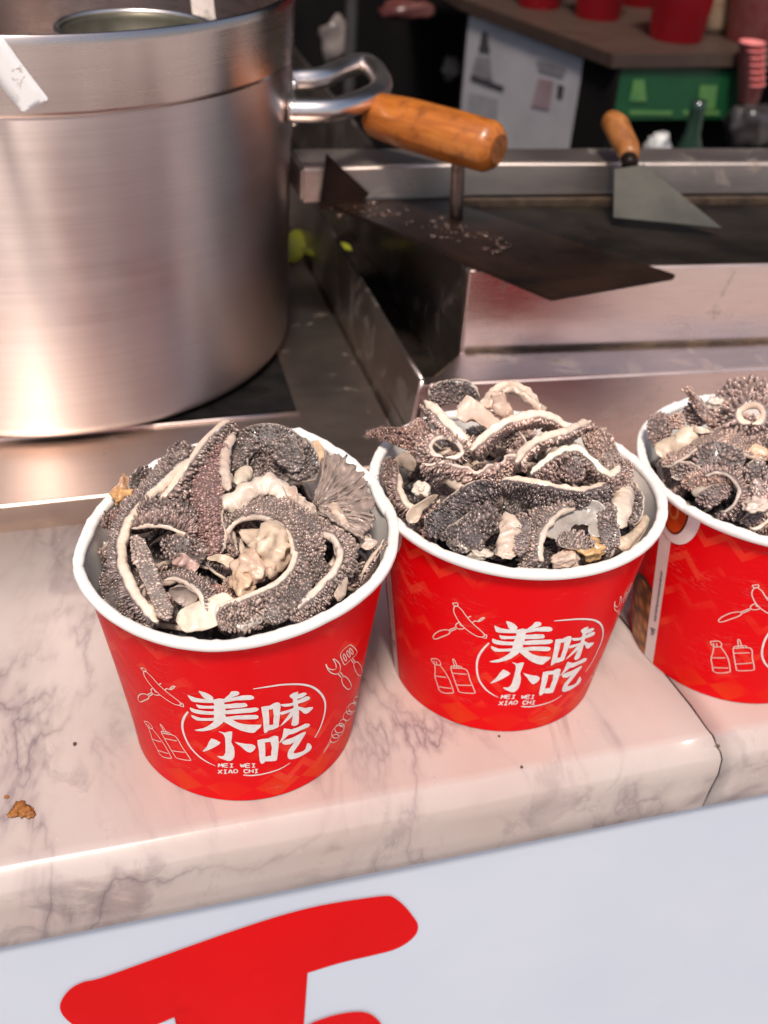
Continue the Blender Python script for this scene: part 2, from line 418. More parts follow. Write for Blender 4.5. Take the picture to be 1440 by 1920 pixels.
low = [(566, 1930), (600, 1908), (650, 1895), (690, 1896), (716, 1920), (724, 1960), (716, 2030), (700, 2120), (690, 2200), (560, 2200), (590, 2090), (606, 2010), (604, 1980), (560, 1990), (520, 2010)]
base = [(60, 2270), (110, 2250), (300, 2215), (560, 2180), (820, 2140), (860, 2165), (850, 2210), (760, 2240), (420, 2290), (150, 2335), (90, 2320)]
flat_poly('red_character', [dense(top, 3)], -.0009, M['banner_red'], ban)
flat_poly('red_character', [dense(low, 3)], -.0011, M['banner_red'], ban)
flat_poly('red_character', [base], -.0009, M['banner_red'], ban)

# steel worktop + hob
wt = empty('steel_worktop', (-.4, .558, 0)); tag(wt, 'brushed steel worktop with a raised front lip under the pot', 'worktop')
def rel(o, e):
    o.matrix_parent_inverse = Matrix.Translation(-Vector(e.location)); return o
rel(prism('deck', [(-1.3, .5578), (.1925, .5578), (.1985, 1.25), (-1.3, 1.25)], -.3, Z_ST, M['steel_top'], wt, .0016, 3), wt)
hob = empty('hob', (-.015, .79, Z_ST)); tag(hob, 'black square hob sunk in the steel worktop under the stock pot', 'hob')
rel(prism('plate', [(-.175, .634), (.134, .634), (.146, .95), (-.175, .95)], Z_ST-.004, Z_ST+.0022, M['black'], hob, .0008), hob)
rel(tube('trim', [(-.175, .632, Z_ST+.0005), (.02, .632, Z_ST+.0005), (.1355, .632, Z_ST+.0005)], .0014, M['steel_clean'], hob, 8, .05), hob)

# ------------------------------------------------------------------ stock pot
PX, PY, PZ = -.0145, .788, Z_ST+.0024
pot = empty('stock_pot', (PX, PY, PZ)); tag(pot, 'big brushed steel stock pot with a tube handle on the worktop', 'pot')
r0, r1, hp = .1695, .1735, .2425; hs = .2015
def pr(z): return r0+(r1-r0)*z/hp
prof = [(.0, .0012), (.10, .0012), (r0-.009, .001)]+[(r0-.009+.009*math.sin(a), .010-.009*math.cos(a)) for a in np.linspace(0, math.pi/2, 9)]
prof += [(pr(z), z) for z in np.linspace(.022, hs, 24)]
lathe('body', prof, M['pot'], pot, 160)
band = [(pr(hs)-.0004, hs-.0002), (pr(hs)+.0009, hs+.0004)]+[(pr(z)+.0009, z) for z in np.linspace(hs+.003, hp-.0006, 8)]+[(pr(hp)+.0003, hp), (pr(hp)-.0016, hp), (pr(hp)-.0022, hp-.001)]
band += [(pr(z)-.0022, z) for z in np.linspace(hp-.01, .012, 12)]+[(.14, .006), (0, .006)]
lathe('rim_band', band, M['pot_band'], pot, 160)
# loop handle on the right, with a riveted plate
zh = .195-PZ
hpts = [at(540, 150, .195), at(600, 146, .195), at(648, 127, .195), at(682, 119, .195), at(704, 133, .195), at(716, 158, .195), at(700, 178, .195), at(660, 196, .195), at(615, 206, .195), at(538, 207, .195)]
hd = tube('handle', [p-np.array([PX, PY, PZ]) for p in hpts], .0075, M['chrome'], pot, 16, .003)
for q in ((534, 150), (530, 192)):
    p = at(*q, .195); a = math.atan2(p[1]-PY, p[0]-PX); rr = pr(zh)+.002
    V = []; nth, nz = 13, 13
    for i in range(nz):
        for j in range(nth):
            u, v = (j/(nth-1)-.5)*2, (i/(nz-1)-.5)*2
            s = max(abs(u), abs(v)); m_ = math.hypot(u, v); sc = (s/m_ if m_ else 1)
            k = .0024*(1-s**4)
            th = a+u*sc*.0135/rr*1.1
            V.append(((rr-.002+k)*math.cos(th), (rr-.002+k)*math.sin(th), zh+v*sc*.024))
    pl = mk('handle_plate', V, (grid_faces(nz, nth, False),), M['chrome'], pot)
    for dz in (-.012, .012):
        bm = bmesh.new(); bmesh.ops.create_uvsphere(bm, u_segments=12, v_segments=8, radius=.0032)
        for v in bm.verts: v.co += Vector(((rr)*math.cos(a), (rr)*math.sin(a), zh+dz))
        bm_obj('rivet', bm, M['chrome'], pl, True)
# worn white label strip stuck slantwise below the rim
def on_pot(px, py, off):
    d = ray(px, py); lo, hi = .2, .9
    o2 = CAM[:2]-np.array([PX, PY]); a_ = d[:2]@d[:2]; b_ = 2*o2@d[:2]; c_ = o2@o2-(pr(.22)+.0009+off)**2
    t = (-b_-math.sqrt(max(0, b_*b_-4*a_*c_)))/(2*a_); return CAM+t*d-np.array([PX, PY, PZ])
sk = [(-70, -20), (6, 71), (40, 118), (84, 176), (89, 184), (84, 191), (50, 207), (43, 208), (36, 203), (0, 160), (-60, 78), (-110, 14)]
bm = bmesh.new(); fs = [bm.verts.new((a, b, 0)) for a, b in dense(sk, 3)]
bm.faces.new(fs); bmesh.ops.triangulate(bm, faces=bm.faces); bmesh.ops.subdivide_edges(bm, edges=bm.edges, cuts=2, use_grid_fill=True)
for v in bm.verts:
    p = on_pot(v.co.x, v.co.y, .0009); p[2] = min(p[2], hp-.0005); v.co = p
bmesh.ops.recalc_face_normals(bm, faces=bm.faces)
r_ = bmesh.ops.solidify(bm, geom=bm.faces[:], thickness=.0006)
bm_obj('sticker', bm, M['sticker'], pot, True)
# ladle standing in the pot
lc = aty(256, 58, .70); lad = empty('ladle', lc); tag(lad, 'steel ladle with its round bowl up inside the stock pot', 'ladle')
rl = .0445
lathe('bowl', [(rl*math.sin(t), -.034*math.cos(t)+.002) for t in np.linspace(.02, math.pi/2, 14)]+[(rl+.0022, .0025), (rl+.0022, .001), (rl+.001, -.001)]+[((rl+.0012)*math.sin(t), -.0352*math.cos(t)+.001) for t in np.linspace(math.pi/2-.08, .02, 12)], noisy('ladle_steel', (.10, .09, .06), (.16, .14, .10), 40, .4, .5, .05), lad, 64)
tube('rim', [(rl*1.03*math.cos(a), rl*1.03*math.sin(a), .002) for a in np.linspace(0, 2*math.pi, 41)], .0017, M['chrome'], lad, 8, .004)
hb = aty(388, 58, .715)-lc; ht = aty(372, -70, .76)-lc
slabq('handle', [hb+np.array([-.007, 0, -.01]), hb+np.array([.007, 0, -.01]), ht+np.array([.007, .02, .02]), ht+np.array([-.007, .02, .02])], .003, M['steel_dull'], lad, .0008)

# ------------------------------------------------------------------ griddle station
gr = empty('griddle', (.4, .6, 0)); tag(gr, 'steel griddle with a black hot plate and a grease trough on its left side', 'griddle')
def G(o): return rel(o, gr)
yf = lambda x: .574-.075*(x-.2)
yl = lambda x: .613-.095*(x-.241)
yk = lambda x: .735-.10*(x-.29)
XR = .95; ZL, ZT = .066, .1225
G(prism('front_panel', [(.203, yf(.203)+.0012), (XR, yf(XR)+.0012), (XR, yf(XR)+.012), (.203, yf(.203)+.012)], -.25, ZL-.0015, M['steel_clean'], gr, .0006))
# ledge: folded sheet with a rounded bright front edge
G(prism('ledge', [(.2045, yf(.2045)), (XR, yf(XR)), (XR, yl(XR)+.004), (.2435, yl(.2435)+.004)], ZL-.004, ZL, M['steel_clean'], gr, .0017, 3))
G(prism('grease_seam', [(.243, yl(.243)-.0035), (XR, yl(XR)-.0035), (XR, yl(XR)+.003), (.243, yl(.243)+.003)], ZL-.001, ZL+.0022, M['grime'], gr, .0008))
bx = empty('tmp'); bpy.data.objects.remove(bx)
G(prism('box_front', [(.241, yl(.241)), (XR, yl(XR)), (XR, yl(XR)+.004), (.241, yl(.241)+.004)], ZL-.03, ZT+.001, M['steel_clean'], gr, .0012, 3))
G(prism('box_side', [(.2412, yl(.241)+.0042), (.2452, yl(.241)+.0042), (.2542, 1.25), (.2502, 1.25)], .02, ZT+.001, M['steel_dull'], gr, .0010))
G(prism('hot_plate', [(.2455, yl(.2455)+.0045), (XR, yl(XR)+.0045), (XR, yk(XR)), (.2455, yk(.2455))], ZT-.02, ZT-.001, M['iron'], gr, .001))
G(prism('rear_rail', [(.158, .7365), (.29, .7355), (XR, yk(XR)), (XR, yk(XR)+.042), (.158, .782)], ZT+.004, .1515, M['steel_rail'], gr, .0022, 3))
G(prism('rear_panel', [(.2475, .7400), (.29, .7395), (XR, yk(XR)+.005), (XR, yk(XR)+.035), (.2475, .775)], .021, ZT-.0025, M['iron'], gr, .001))
G(prism('rail_foot', [(.2455, yk(.2455)-.0065), (XR, yk(XR)-.0065), (XR, yk(XR)-.0005), (.2455, yk(.2455)-.0005)], ZT-.002, ZT+.004, M['grime'], gr, .001))
# trough on the left: leaning outer sheet, rolled top edge, black bottom
G(slabq('trough_wall', [(.1945, .580, .0), (.1975, 1.25, .0), (.2072, 1.25, ZL), (.2032, .580, ZL)], .0022, M['steel_dull'], gr, .0006))
G(tube('trough_edge', [(.2034, .5795, ZL), (.2052, .9, ZL), (.2072, 1.25, ZL)], .0016, M['steel_dull'], gr, 8, .03))
G(tube('trough_end', [(.2034, .5790, ZL), (.199, .5790, .035), (.1945, .5790, .0)], .0016, M['steel_clean'], gr, 8, .01))
G(prism('trough_floor', [(.197, .583), (.2412, .60), (.2512, 1.25), (.202, 1.25)], .012, .030, M['iron'], gr, .001))
G(slabq('trough_lip', [(.2055, .577, ZL-.002), (.2425, .614, ZL-.002), (.2425, .618, .03), (.2055, .583, .03)], .0015, M['grime'], gr))
# dark guard plate rising at the rear left corner
G(slabq('guard_plate', [aty(612, 288, .733), aty(692, 362, .733), aty(668, 392, .733), aty(598, 392, .733)], .002, M['rust_iron'], gr))
# dark gap under the worktop side
# ------------------------------------------------------------------ scraper on the griddle
sc = empty('griddle_scraper', at(855, 410, .1275)); tag(sc, 'broad black griddle scraper with an orange wooden handle lying across the griddle', 'scraper')
zb = .1252
bl = [at(592, 374, zb), at(640, 362, zb), at(772, 357, zb), at(1255, 514, zb), at(1266, 518, zb), at(1262, 522, zb), at(1044, 560, zb), at(1033, 561, zb), at(1020, 556, zb)]
rel(slabq('blade', bl, .0028, M['rust_iron'], sc, .0006), sc)
pb = at(855, 412, zb); ptop = aty(860, 275, pb[1])
rel(tube('post', [pb, pb*.5+ptop*.5, ptop], .0048, steel('post_steel', (.40, .30, .25), .4, dirt=.4), sc, 12, .01), sc)
zc = .1835
hr, hl = at(925, 277, zc), at(700, 214, zc); hax = nrm(hr-hl); L = np.linalg.norm(hr-hl)
# octagonal turned handle
up = np.array([0, 0, 1.]); sd_ = nrm(np.cross(hax, up)); upv = np.cross(sd_, hax)
prof = [(-.002, .006), (.000, .0125), (.003, .0148), (.03, .0165), (.07, .0168), (L-.004, .0163), (L, .0148), (L+.0035, .011), (L+.0045, .0055)]
V = []; k = 24
for s, r_ in prof:
    for j in range(k):
        a = 2*math.pi*j/k; o8 = 1/ max(abs(math.cos(((a+math.pi/8) % (math.pi/4))-math.pi/8)), .9); o8 = 1/math.cos(((a+math.pi/8) % (math.pi/4))-math.pi/8); o8 = 1+(o8-1)*1.0-.02
        V.append(hl+hax*s+r_*o8*(math.cos(a)*sd_+math.sin(a)*upv))
V = np.array(V)-hl
hfs = [list(q) for q in grid_faces(len(prof), k)]+[list(range(k))[::-1], list(range((len(prof)-1)*k, len(prof)*k))]
# local frame so the grain runs along the handle
Rm = np.array([hax, sd_, upv])
hw = mk('handle', V@Rm.T, hfs, M['wood'], sc)
hw.matrix_parent_inverse = Matrix.Identity(4)
mw = Matrix(((hax[0], sd_[0], upv[0], hl[0]-sc.location[0]), (hax[1], sd_[1], upv[1], hl[1]-sc.location[1]), (hax[2], sd_[2], upv[2], hl[2]-sc.location[2]), (0, 0, 0, 1)))
hw.matrix_local = mw
eg = noisy('end_grain', (.15, .045, .012), (.30, .10, .025), 260, .45, 0, .4)
for q_, (s_, nm_) in enumerate(((L+.0047, 'end_grain'),)):
    ev = np.array([(s_+.0003*noise.noise((a*3, 0, 0)), .0095*rr_*math.cos(a), .0095*rr_*math.sin(a)) for rr_ in (.02, .5, 1) for a in np.linspace(0, 2*math.pi, 20, endpoint=False)])
    mk(nm_, ev, (grid_faces(3, 20),), eg, hw)
# burnt scraps and grease on the blade
for i in range(90):
    t = rng.choice([.05, .12, .2, .32, .55, .62, .72, .9])+rng.normal(0, .035); p = at(650+t*310+rng.normal(0, 12), 388+t*72+rng.normal(0, 11), zb+.0013)
    bm = bmesh.new(); bmesh.ops.create_icosphere(bm, subdivisions=1, radius=.0007+.0021*rng.random()**2)
    sx_ = rng.uniform(.7, 1.8)
    for v in bm.verts: v.co = Vector((v.co.x*sx_, v.co.y, v.co.z*.6))*(1+.5*noise.noise(v.co*900+Vector((i, 0, 0))))
    o = bm_obj('grease_crumb', bm, noisy('grease', (.075, .04, .028), (.025, .013, .009), 300, .16, 0, .3) if i == 0 else bpy.data.materials['grease'], sc, True)
    o.location = Vector(p)-sc.location

# ------------------------------------------------------------------ spatula leaning on the rear rail
sp = empty('spatula', at(1245, 415, ZT)); tag(sp, 'grey spatula with a brown wooden handle leaning on the rear rail', 'spatula')
b = [at(1145, 406, ZT+.006), at(1150, 408, ZT+.006), at(1353, 428, ZT+.006), at(1300, 385, .136), at(1207, 308, .158), at(1152, 318, .156), at(1143, 360, .142)]
cen = sum(b)/len(b)
n_ = np.cross(b[2]-b[1], b[5]-b[1]); d_ = ray(1207, 308); b4 = CAM+d_*(((b[1]-CAM)@n_)/(d_@n_))
rel(slabq('blade', [b[1], b[2], b4, b[5]], .0016, noisy('spatula_steel', (.045, .045, .039), (.085, .080, .068), 24, .62, 0, .15, .12), sp), sp)
h0, h1, h2 = at(1180, 318, .158), at(1178, 280, .166), at(1156, 236, .176)
rel(tube('ferrule', [at(1182, 312, .159), h0*.5+h1*.5, h1], .006, M['rust_iron'], sp, 12, .005), sp)
rel(tube('handle', [at(1180, 296, .163), h1, at(1166, 258, .171), h2, at(1142, 224, .178)], .01, noisy('brown_wood', (.20, .07, .018), (.36, .14, .04), 60, .4, 0, .2, .4, 5, (3, 1, 1)), sp, 14, .004, rads=[.0065, .0085, .0092, .0095, .0075]), sp)

# ------------------------------------------------------------------ stall interior: shelf, poster, sign, cups
sh = empty('display_shelf', (.7, 1.3, .13)); tag(sh, 'brown display shelf carrying red cups at the back of the stall', 'shelf')
A = at(1150, 102, .13); B = at(866, -3, .13); Cc = at(1500, 101, .13); 
sht = .015
rel(prism('shelf_board', [(A[0], A[1]), (Cc[0]+.3, Cc[1]), (Cc[0]+.3, 1.69), (B[0], 1.69), (B[0], B[1])], .13-sht, .13, M['shelf'], sh, .001), sh)
dAB = nrm(B-A); nAB = np.array([dAB[1], -dAB[0], 0]); nAB = nAB if nAB@(CAM-A) > 0 else -nAB
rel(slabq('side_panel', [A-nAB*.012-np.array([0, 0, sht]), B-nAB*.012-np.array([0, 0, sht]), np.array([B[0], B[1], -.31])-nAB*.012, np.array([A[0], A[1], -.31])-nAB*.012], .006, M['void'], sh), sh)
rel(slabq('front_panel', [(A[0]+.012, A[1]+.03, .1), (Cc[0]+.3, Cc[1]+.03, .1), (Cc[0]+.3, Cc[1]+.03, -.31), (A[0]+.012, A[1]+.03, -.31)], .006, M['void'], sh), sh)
def onp(px, py, off=0.0):
    d = ray(px, py); P0 = A-nAB*(.009-.0015-off); t = ((P0-CAM)@nAB)/(d@nAB); return CAM+t*d
po = empty('poster', onp(975, 270)); tag(po, 'pale grey poster with dark figures on the side panel of the shelf', 'poster')
rel(slabq('sheet', [onp(880, 28), onp(1096, 96), onp(1066, 281), onp(858, 281)], .0012, M['grey_print'], po), po)
def pmark(name, quad, m_): rel(slabq(name, [onp(x, y, .0012) for x, y in quad], .0006, m_, po), po)
pmark('bottle_print', [(905, 58), (913, 60), (919, 100), (897, 97)], M['dark_print'])
pm = noisy('poster_grey', (.16, .15, .165), (.22, .21, .225), 40, .5, 0, 0)
pr_ = noisy('poster_mauve', (.24, .16, .18), (.30, .22, .24), 40, .5, 0, 0)
pmark('figure_print', [(893, 104), (920, 108), (924, 150), (882, 146)], pm)
pmark('text_print', [(884, 140), (945, 162), (943, 172), (882, 150)], M['dark_print'])
pmark('text_print', [(1008, 110), (1062, 126), (1060, 136), (1006, 120)], pm)
pmark('text_print', [(1010, 124), (1058, 138), (1056, 146), (1008, 132)], pm)
pmark('figure_print', [(1010, 146), (1040, 152), (1030, 206), (996, 200)], pr_)
pmark('figure_print', [(1046, 158), (1058, 162), (1054, 186), (1044, 182)], M['dark_print'])
pmark('figure_print', [(880, 172), (935, 186), (930, 276), (872, 276)], noisy('poster_shade', (.30, .285, .30), (.25, .235, .25), 40, .5, 0, 0))
sg = empty('green_sign', at(1270, 215, .06)); tag(sg, 'dark green sign board hanging under the front of the shelf', 'sign')
yg = Cc[1]+.012
rel(slabq('board', [aty(1153, 128, yg), aty(1397, 130, yg), aty(1372, 222, yg), aty(1142, 224, yg)], .004, M['green'], sg), sg)
go = noisy('sign_print', (.10, .20, .05), (.05, .16, .05), 30, .5, 0, 0)
for q in ([(1188, 150), (1208, 150), (1212, 190), (1180, 190)], [(1312, 160), (1345, 160), (1340, 205), (1308, 205)], [(1180, 207), (1260, 208), (1260, 216), (1180, 215)], [(1280, 207), (1350, 208), (1348, 216), (1280, 215)]):
    rel(slabq('sign_print', [aty(a, b_, yg-.0032) for a, b_ in q], .0006, go, sg), sg)
def scup(px, py, r_, h_, label, m_=None):
    p = at(px, py, .13); o = lathe('paper_cup', [(0, .0005), (r_*.76, .0005), (r_, h_), (r_+.002, h_+.001), (r_+.002, h_+.003), (r_-.001, h_+.003), (r_*.77, .004), (0, .004)], m_ or M['bgred'], None, 32)
    o.location = p; tag(o, label, 'cup', 'red cups on the back shelf')
cupc = noisy('shelf_cup_pink', (.55, .10, .11), (.62, .25, .22), 50, .5, 0, 0)
scup(1266, 72, .04, .10, 'bright red cup standing in the middle of the back shelf')
scup(1412, 76, .042, .10, 'pinkish red patterned cup at the right end of the back shelf', cupc)
scup(1120, 32, .036, .10, 'deep red cup behind the corner of the back shelf')
scup(1010, 12, .034, .10, 'red cup at the far left end of the back shelf')
jar = lathe('glass_jar', [(0, .001), (.022, .001), (.024, .01), (.024, .07), (.018, .08), (.018, .095), (0, .095)], noisy('jar_glass', (.30, .22, .15), (.20, .13, .08), 60, .2, 0, 0), None, 32)
jar.location = at(1332, 58, .13); tag(jar, 'brownish glass jar between the red cups on the back shelf', 'jar')
bt = lathe('bottle', [(0, 0), (.017, 0), (.018, .01), (.018, .10), (.008, .125), (.008, .15), (.0085, .158), (0, .158)], noisy('dark_glass', (.012, .03, .022), (.02, .04, .03), 30, .1, 0, 0), None, 32)
pb_ = aty(1290, 290, 1.04); bt.location = (pb_[0], pb_[1], -.05); tag(bt, 'dark green bottle standing behind the griddle rail', 'bottle')
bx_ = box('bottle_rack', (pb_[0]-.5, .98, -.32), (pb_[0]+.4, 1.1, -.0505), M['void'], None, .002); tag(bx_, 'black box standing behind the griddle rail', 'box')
for i, (a, b_, s) in enumerate([(553, 472, 1.0), (612, 478, .8)]):
    p = at(a, b_, Z_ST+.002 if i == 0 else .034)
    bm = bmesh.new(); bmesh.ops.create_grid(bm, x_segments=10, y_segments=4, size=.5)
    for v in bm.verts:
        t = v.co.x; v.co = Vector((t*.06*s, v.co.y*.022*s*(1-(2*t)**2)**.5 if abs(t) < .5 else 0, .004+.006*math.sin(t*5)+.003*abs(v.co.y)))
    o = bm_obj('leaf_scrap', bm, M['yellow'], None, True); o.location = p; o.rotation_euler = (0, 0, R(-40 if i else 60))
    tag(o, ['yellow green leaf scrap on the worktop behind the pot', 'yellow green leaf scrap lying in the dark trough'][i], 'leaf')

def clutter(name, px, py, y, sx_, sy_, sz_, m_, label, cat, seed=0):
    p = aty(px, py, y); bm = bmesh.new(); bmesh.ops.create_icosphere(bm, subdivisions=3, radius=1)
    for v in bm.verts:
        k = 1+.45*noise.noise(v.co*1.6+Vector((seed, 0, 0)))+.2*noise.noise(v.co*4+Vector((0, seed, 0))); v.co = Vector((v.co.x*sx_*k, v.co.y*sy_*k, v.co.z*sz_*k))
    o = bm_obj(name, bm, m_, None, True); o.location = p; tag(o, label, cat); return o
bagm = noisy('dusty_plastic', (.10, .085, .08), (.22, .18, .17), 30, .3, 0, .4)
clutter('plastic_bag', 628, 78, 1.55, .022, .015, .03, bagm, 'pale crumpled plastic bag hanging on the black wall behind the pot', 'bag', 3)
clutter('plastic_bag', 765, 18, 1.55, .04, .02, .014, noisy('red_plastic', (.06, .012, .012), (.12, .05, .045), 40, .3, 0, .4), 'dull red plastic bag hung high on the black wall', 'bag', 9)
clutter('plastic_bag', 845, 128, 1.6, .012, .012, .016, bagm, 'small grey plastic bag low on the black wall left of the poster', 'bag', 5)
clutter('salt_shaker', 1235, 272, 1.02, .014, .012, .012, noisy('shaker_white', (.45, .44, .43), (.3, .3, .3), 60, .4, 0, .2), 'small whitish lid lying behind the rear rail', 'lid', 12)
clutter('plastic_bag', 1405, 240, 1.12, .03, .02, .03, noisy('dark_plastic', (.02, .018, .018), (.06, .05, .05), 40, .3, 0, .4), 'dark plastic bag behind the rail below the green sign', 'bag', 17)
pp = aty(655, 150, 1.5); pole = tube('tent_pole', [(pp[0], 1.5, -.32), (pp[0], 1.5, .4), (pp[0], 1.5, 1.25)], .008, noisy('pole_paint', (.035, .03, .03), (.05, .045, .045), 30, .5, 0, 0), None, 12, .2); tag(pole, 'dark upright pole in the stall behind the pot handle', 'pole')
for i in range(7):
    p = at(1398, 182-i*11, .02+i*.011) if False else aty(1402, 192-i*12.5, 1.13)
    o = lathe('paper_cup', [(0, 0), (.0115, 0), (.0135, .02), (.0145, .02), (.0145, .022), (.013, .022), (0, .004)], cupc, None, 24); o.location = p
    tag(o, ['lowest', 'second lowest', 'third lowest', 'middle', 'third highest', 'second highest', 'topmost'][i]+' pinkish paper cup nested in the stack beside the green sign', 'cup', 'stack of pinkish cups beside the green sign')
scup(1345, 20, .036, .10, 'red cup behind the glass jar on the back shelf')
scup(1195, 8, .034, .10, 'dark red cup behind the bright one on the back shelf')
# crumbs on the marble
cr = [(38, 1512, .0036), (48, 1520, .0042), (30, 1524, .003), (56, 1526, .0026), (22, 1528, .0022), (40, 1506, .0018), (60, 1518, .0016), (12, 1494, .0014)]
ce = empty('food_crumb', at(40, 1517, 0)); tag(ce, 'orange brown food crumb on the marble near the left edge', 'crumb')
for i, (a, b_, r_) in enumerate(cr):
    bm = bmesh.new(); bmesh.ops.create_icosphere(bm, subdivisions=3, radius=r_*.72)
    for v in bm.verts:
        v.co *= 1+.7*noise.noise(v.co*420+Vector((i*3, 0, 0)))+.45*noise.noise(v.co*1300); v.co.z *= .28
    o = bm_obj('flake', bm, M['crumb'], ce, True); o.location = Vector(at(a, b_, r_*.3))-ce.location
for i, (a, b_, r_) in enumerate([(325, 1371, .0008), (140, 1395, .0009), (978, 1438, .0007), (936, 1380, .0006)]):
    bm = bmesh.new(); bmesh.ops.create_icosphere(bm, subdivisions=2, radius=r_)
    for v in bm.verts: v.co *= 1+.4*noise.noise(v.co*1500+Vector((i, 0, 0)))
    if i == 0: continue
    o = bm_obj('pepper_speck', bm, M['grime'], None, True); o.location = at(a, b_, r_*.6)
    tag(o, ['', 'brown speck on the marble left of the left cup', 'dark speck on the marble below the middle cup', 'tiny dark speck at the foot of the middle cup'][i], 'speck')

# ------------------------------------------------------------------ cups
HC, RB, RW = .1119, .0524, .0668
CUPS = {1: (.0560, .3791), 2: (.1896, .3925), 3: (.3240, .3822)}
_t1 = np.array([(-172.2, .0717), (169.2, .0673), (141.9, .0664), (114.2, .0712), (95.6, .0769), (82, .082), (69.6, .0862), (57.9, .0893), (47.2, .0855), (32.3, .0787), (13.8, .0716), (-3.6, .0700), (-15.2, .0683), (-33.4, .0675), (-50.7, .0668), (-68.7, .0672), (-85.5, .0695), (-97.6, .0718), (-108.5, .0736), (-119.5, .0742), (-132, .0740), (-145.8, .0733), (-159.5, .0726)])
_t1 = _t1[np.argsort(_t1[:, 0])]
def rim_shape(c, th):
    """lip outer radius and height offset at angle th (radians)"""
    th = np.asarray(th, float)
    if c == 1:
        d = (np.degrees(th)+180) % 360-180
        r = np.interp(d, _t1[:, 0], _t1[:, 1], period=360)
        return np.minimum(r, .0745), np.maximum(0, r-.0745)*.74
    k = .0012*np.cos(2*th+c)+.0006*np.cos(3*th+2*c)
    return .0698+k*.7, .0012*np.sin(2*th+1.7*c)
def wall_r(c, th, z):
    """outer wall radius at angle, height z (0..HC)"""
    lip, dz = rim_shape(c, th); t = np.clip(z/HC, 0, 1.1)
    top_ = lip-.0032
    return RB+(top_-RB)*t**1.15*1.0 if c == 1 else RB+(top_-RB)*t
def wall_z(c, th, z): return z+rim_shape(c, th)[1]*np.clip(z/HC, 0, 1)**2
def wall_pt(c, th, z, off=0.0):
    r = wall_r(c, th, z)+off
    return np.stack([r*np.cos(th), r*np.sin(th), wall_z(c, th, z)+0*th], -1)
def hit_cup(c, px, py):
    """(theta, z) of the ideal cone where the pixel's ray meets it"""
    cx, cy = CUPS[c]; d = ray(px, py); o = CAM-np.array([cx, cy, 0])
    ts = np.linspace(.2, .9, 1500); P = o+ts[:, None]*d
    th = np.arctan2(P[:, 1], P[:, 0]); s = np.hypot(P[:, 0], P[:, 1])-wall_r(c, th, np.clip(P[:, 2], 0, HC))
    i = np.where((s[1:] <= 0) & (s[:-1] > 0))[0]
    if not len(i):
        i = np.argmin(np.abs(s))
    else: i = i[0]
    return th[i], P[i, 2]
ROT = {}
ts_ = -1.35
def build_cup(c, label):
    cx, cy = CUPS[c]
    cup = empty('paper_cup', (cx, cy, 0)); tag(cup, label, 'cup', 'red paper cups of tripe on the counter')
    n = 192; th = np.linspace(-np.pi, np.pi, n+1)
    zs = np.concatenate([[.0004], np.linspace(.002, HC-.002, 40)])
    V = np.concatenate([wall_pt(c, th, z) for z in zs])
    uv = np.stack([np.tile((th-ROT[c])/(2*np.pi), len(zs)), np.repeat(zs/HC, n+1)], -1)
    wall = mk('wall', V, (grid_faces(len(zs), n+1, False),), M['red'], cup, uv=uv)
    th = np.linspace(-np.pi, np.pi, n, endpoint=False)
    # white liner inside, foot inset
    zs = np.concatenate([np.linspace(HC-.001, .008, 26)])
    V = np.concatenate([wall_pt(c, th, z, -.0012) for z in zs])
    V = np.vstack([V, [[0, 0, .008]]]); m_ = (len(zs)-1)*n; j = np.arange(n)
    mk('liner', V, (grid_faces(len(zs), n), np.stack([m_+j, m_+(j+1) % n, np.full(n, len(V)-1)], -1)), M['white_paper'], cup)
    # rolled lip
    lip, dz = rim_shape(c, th); k = 14; ang = np.linspace(0, 2*np.pi, k, endpoint=False)
    wob = np.array([.0002*noise.noise((math.cos(a)*6, math.sin(a)*6, c*3.1))+.0003*noise.noise((math.cos(a)*20, math.sin(a)*20, c))-.0006*math.exp(-((((a-ROT[c]-ts_+math.pi) % (2*math.pi))-math.pi)/.02)**2) for a in th])
    hlf = .0025; sq = lambda x: math.copysign(abs(x)**.72, x)
    V = np.stack([np.stack([(lip-hlf+(hlf+wob)*sq(math.cos(a)))*np.cos(th), (lip-hlf+(hlf+wob)*sq(math.cos(a)))*np.sin(th), HC-.0012+dz+(.0022+wob)*sq(math.sin(a))+wob*1.5+.0003*math.cos(a)], -1) for a in ang], 0)
    V = V.transpose(1, 0, 2).reshape(-1, 3)
    i = np.arange(n)[:, None]; jj = np.arange(k)[None]
    f = np.stack([i*k+jj, ((i+1) % n)*k+jj, ((i+1) % n)*k+(jj+1) % k, i*k+(jj+1) % k], -1).reshape(-1, 4)
    mk('rim', V, (f,), M['white_paper'], cup)
    return cup, wall
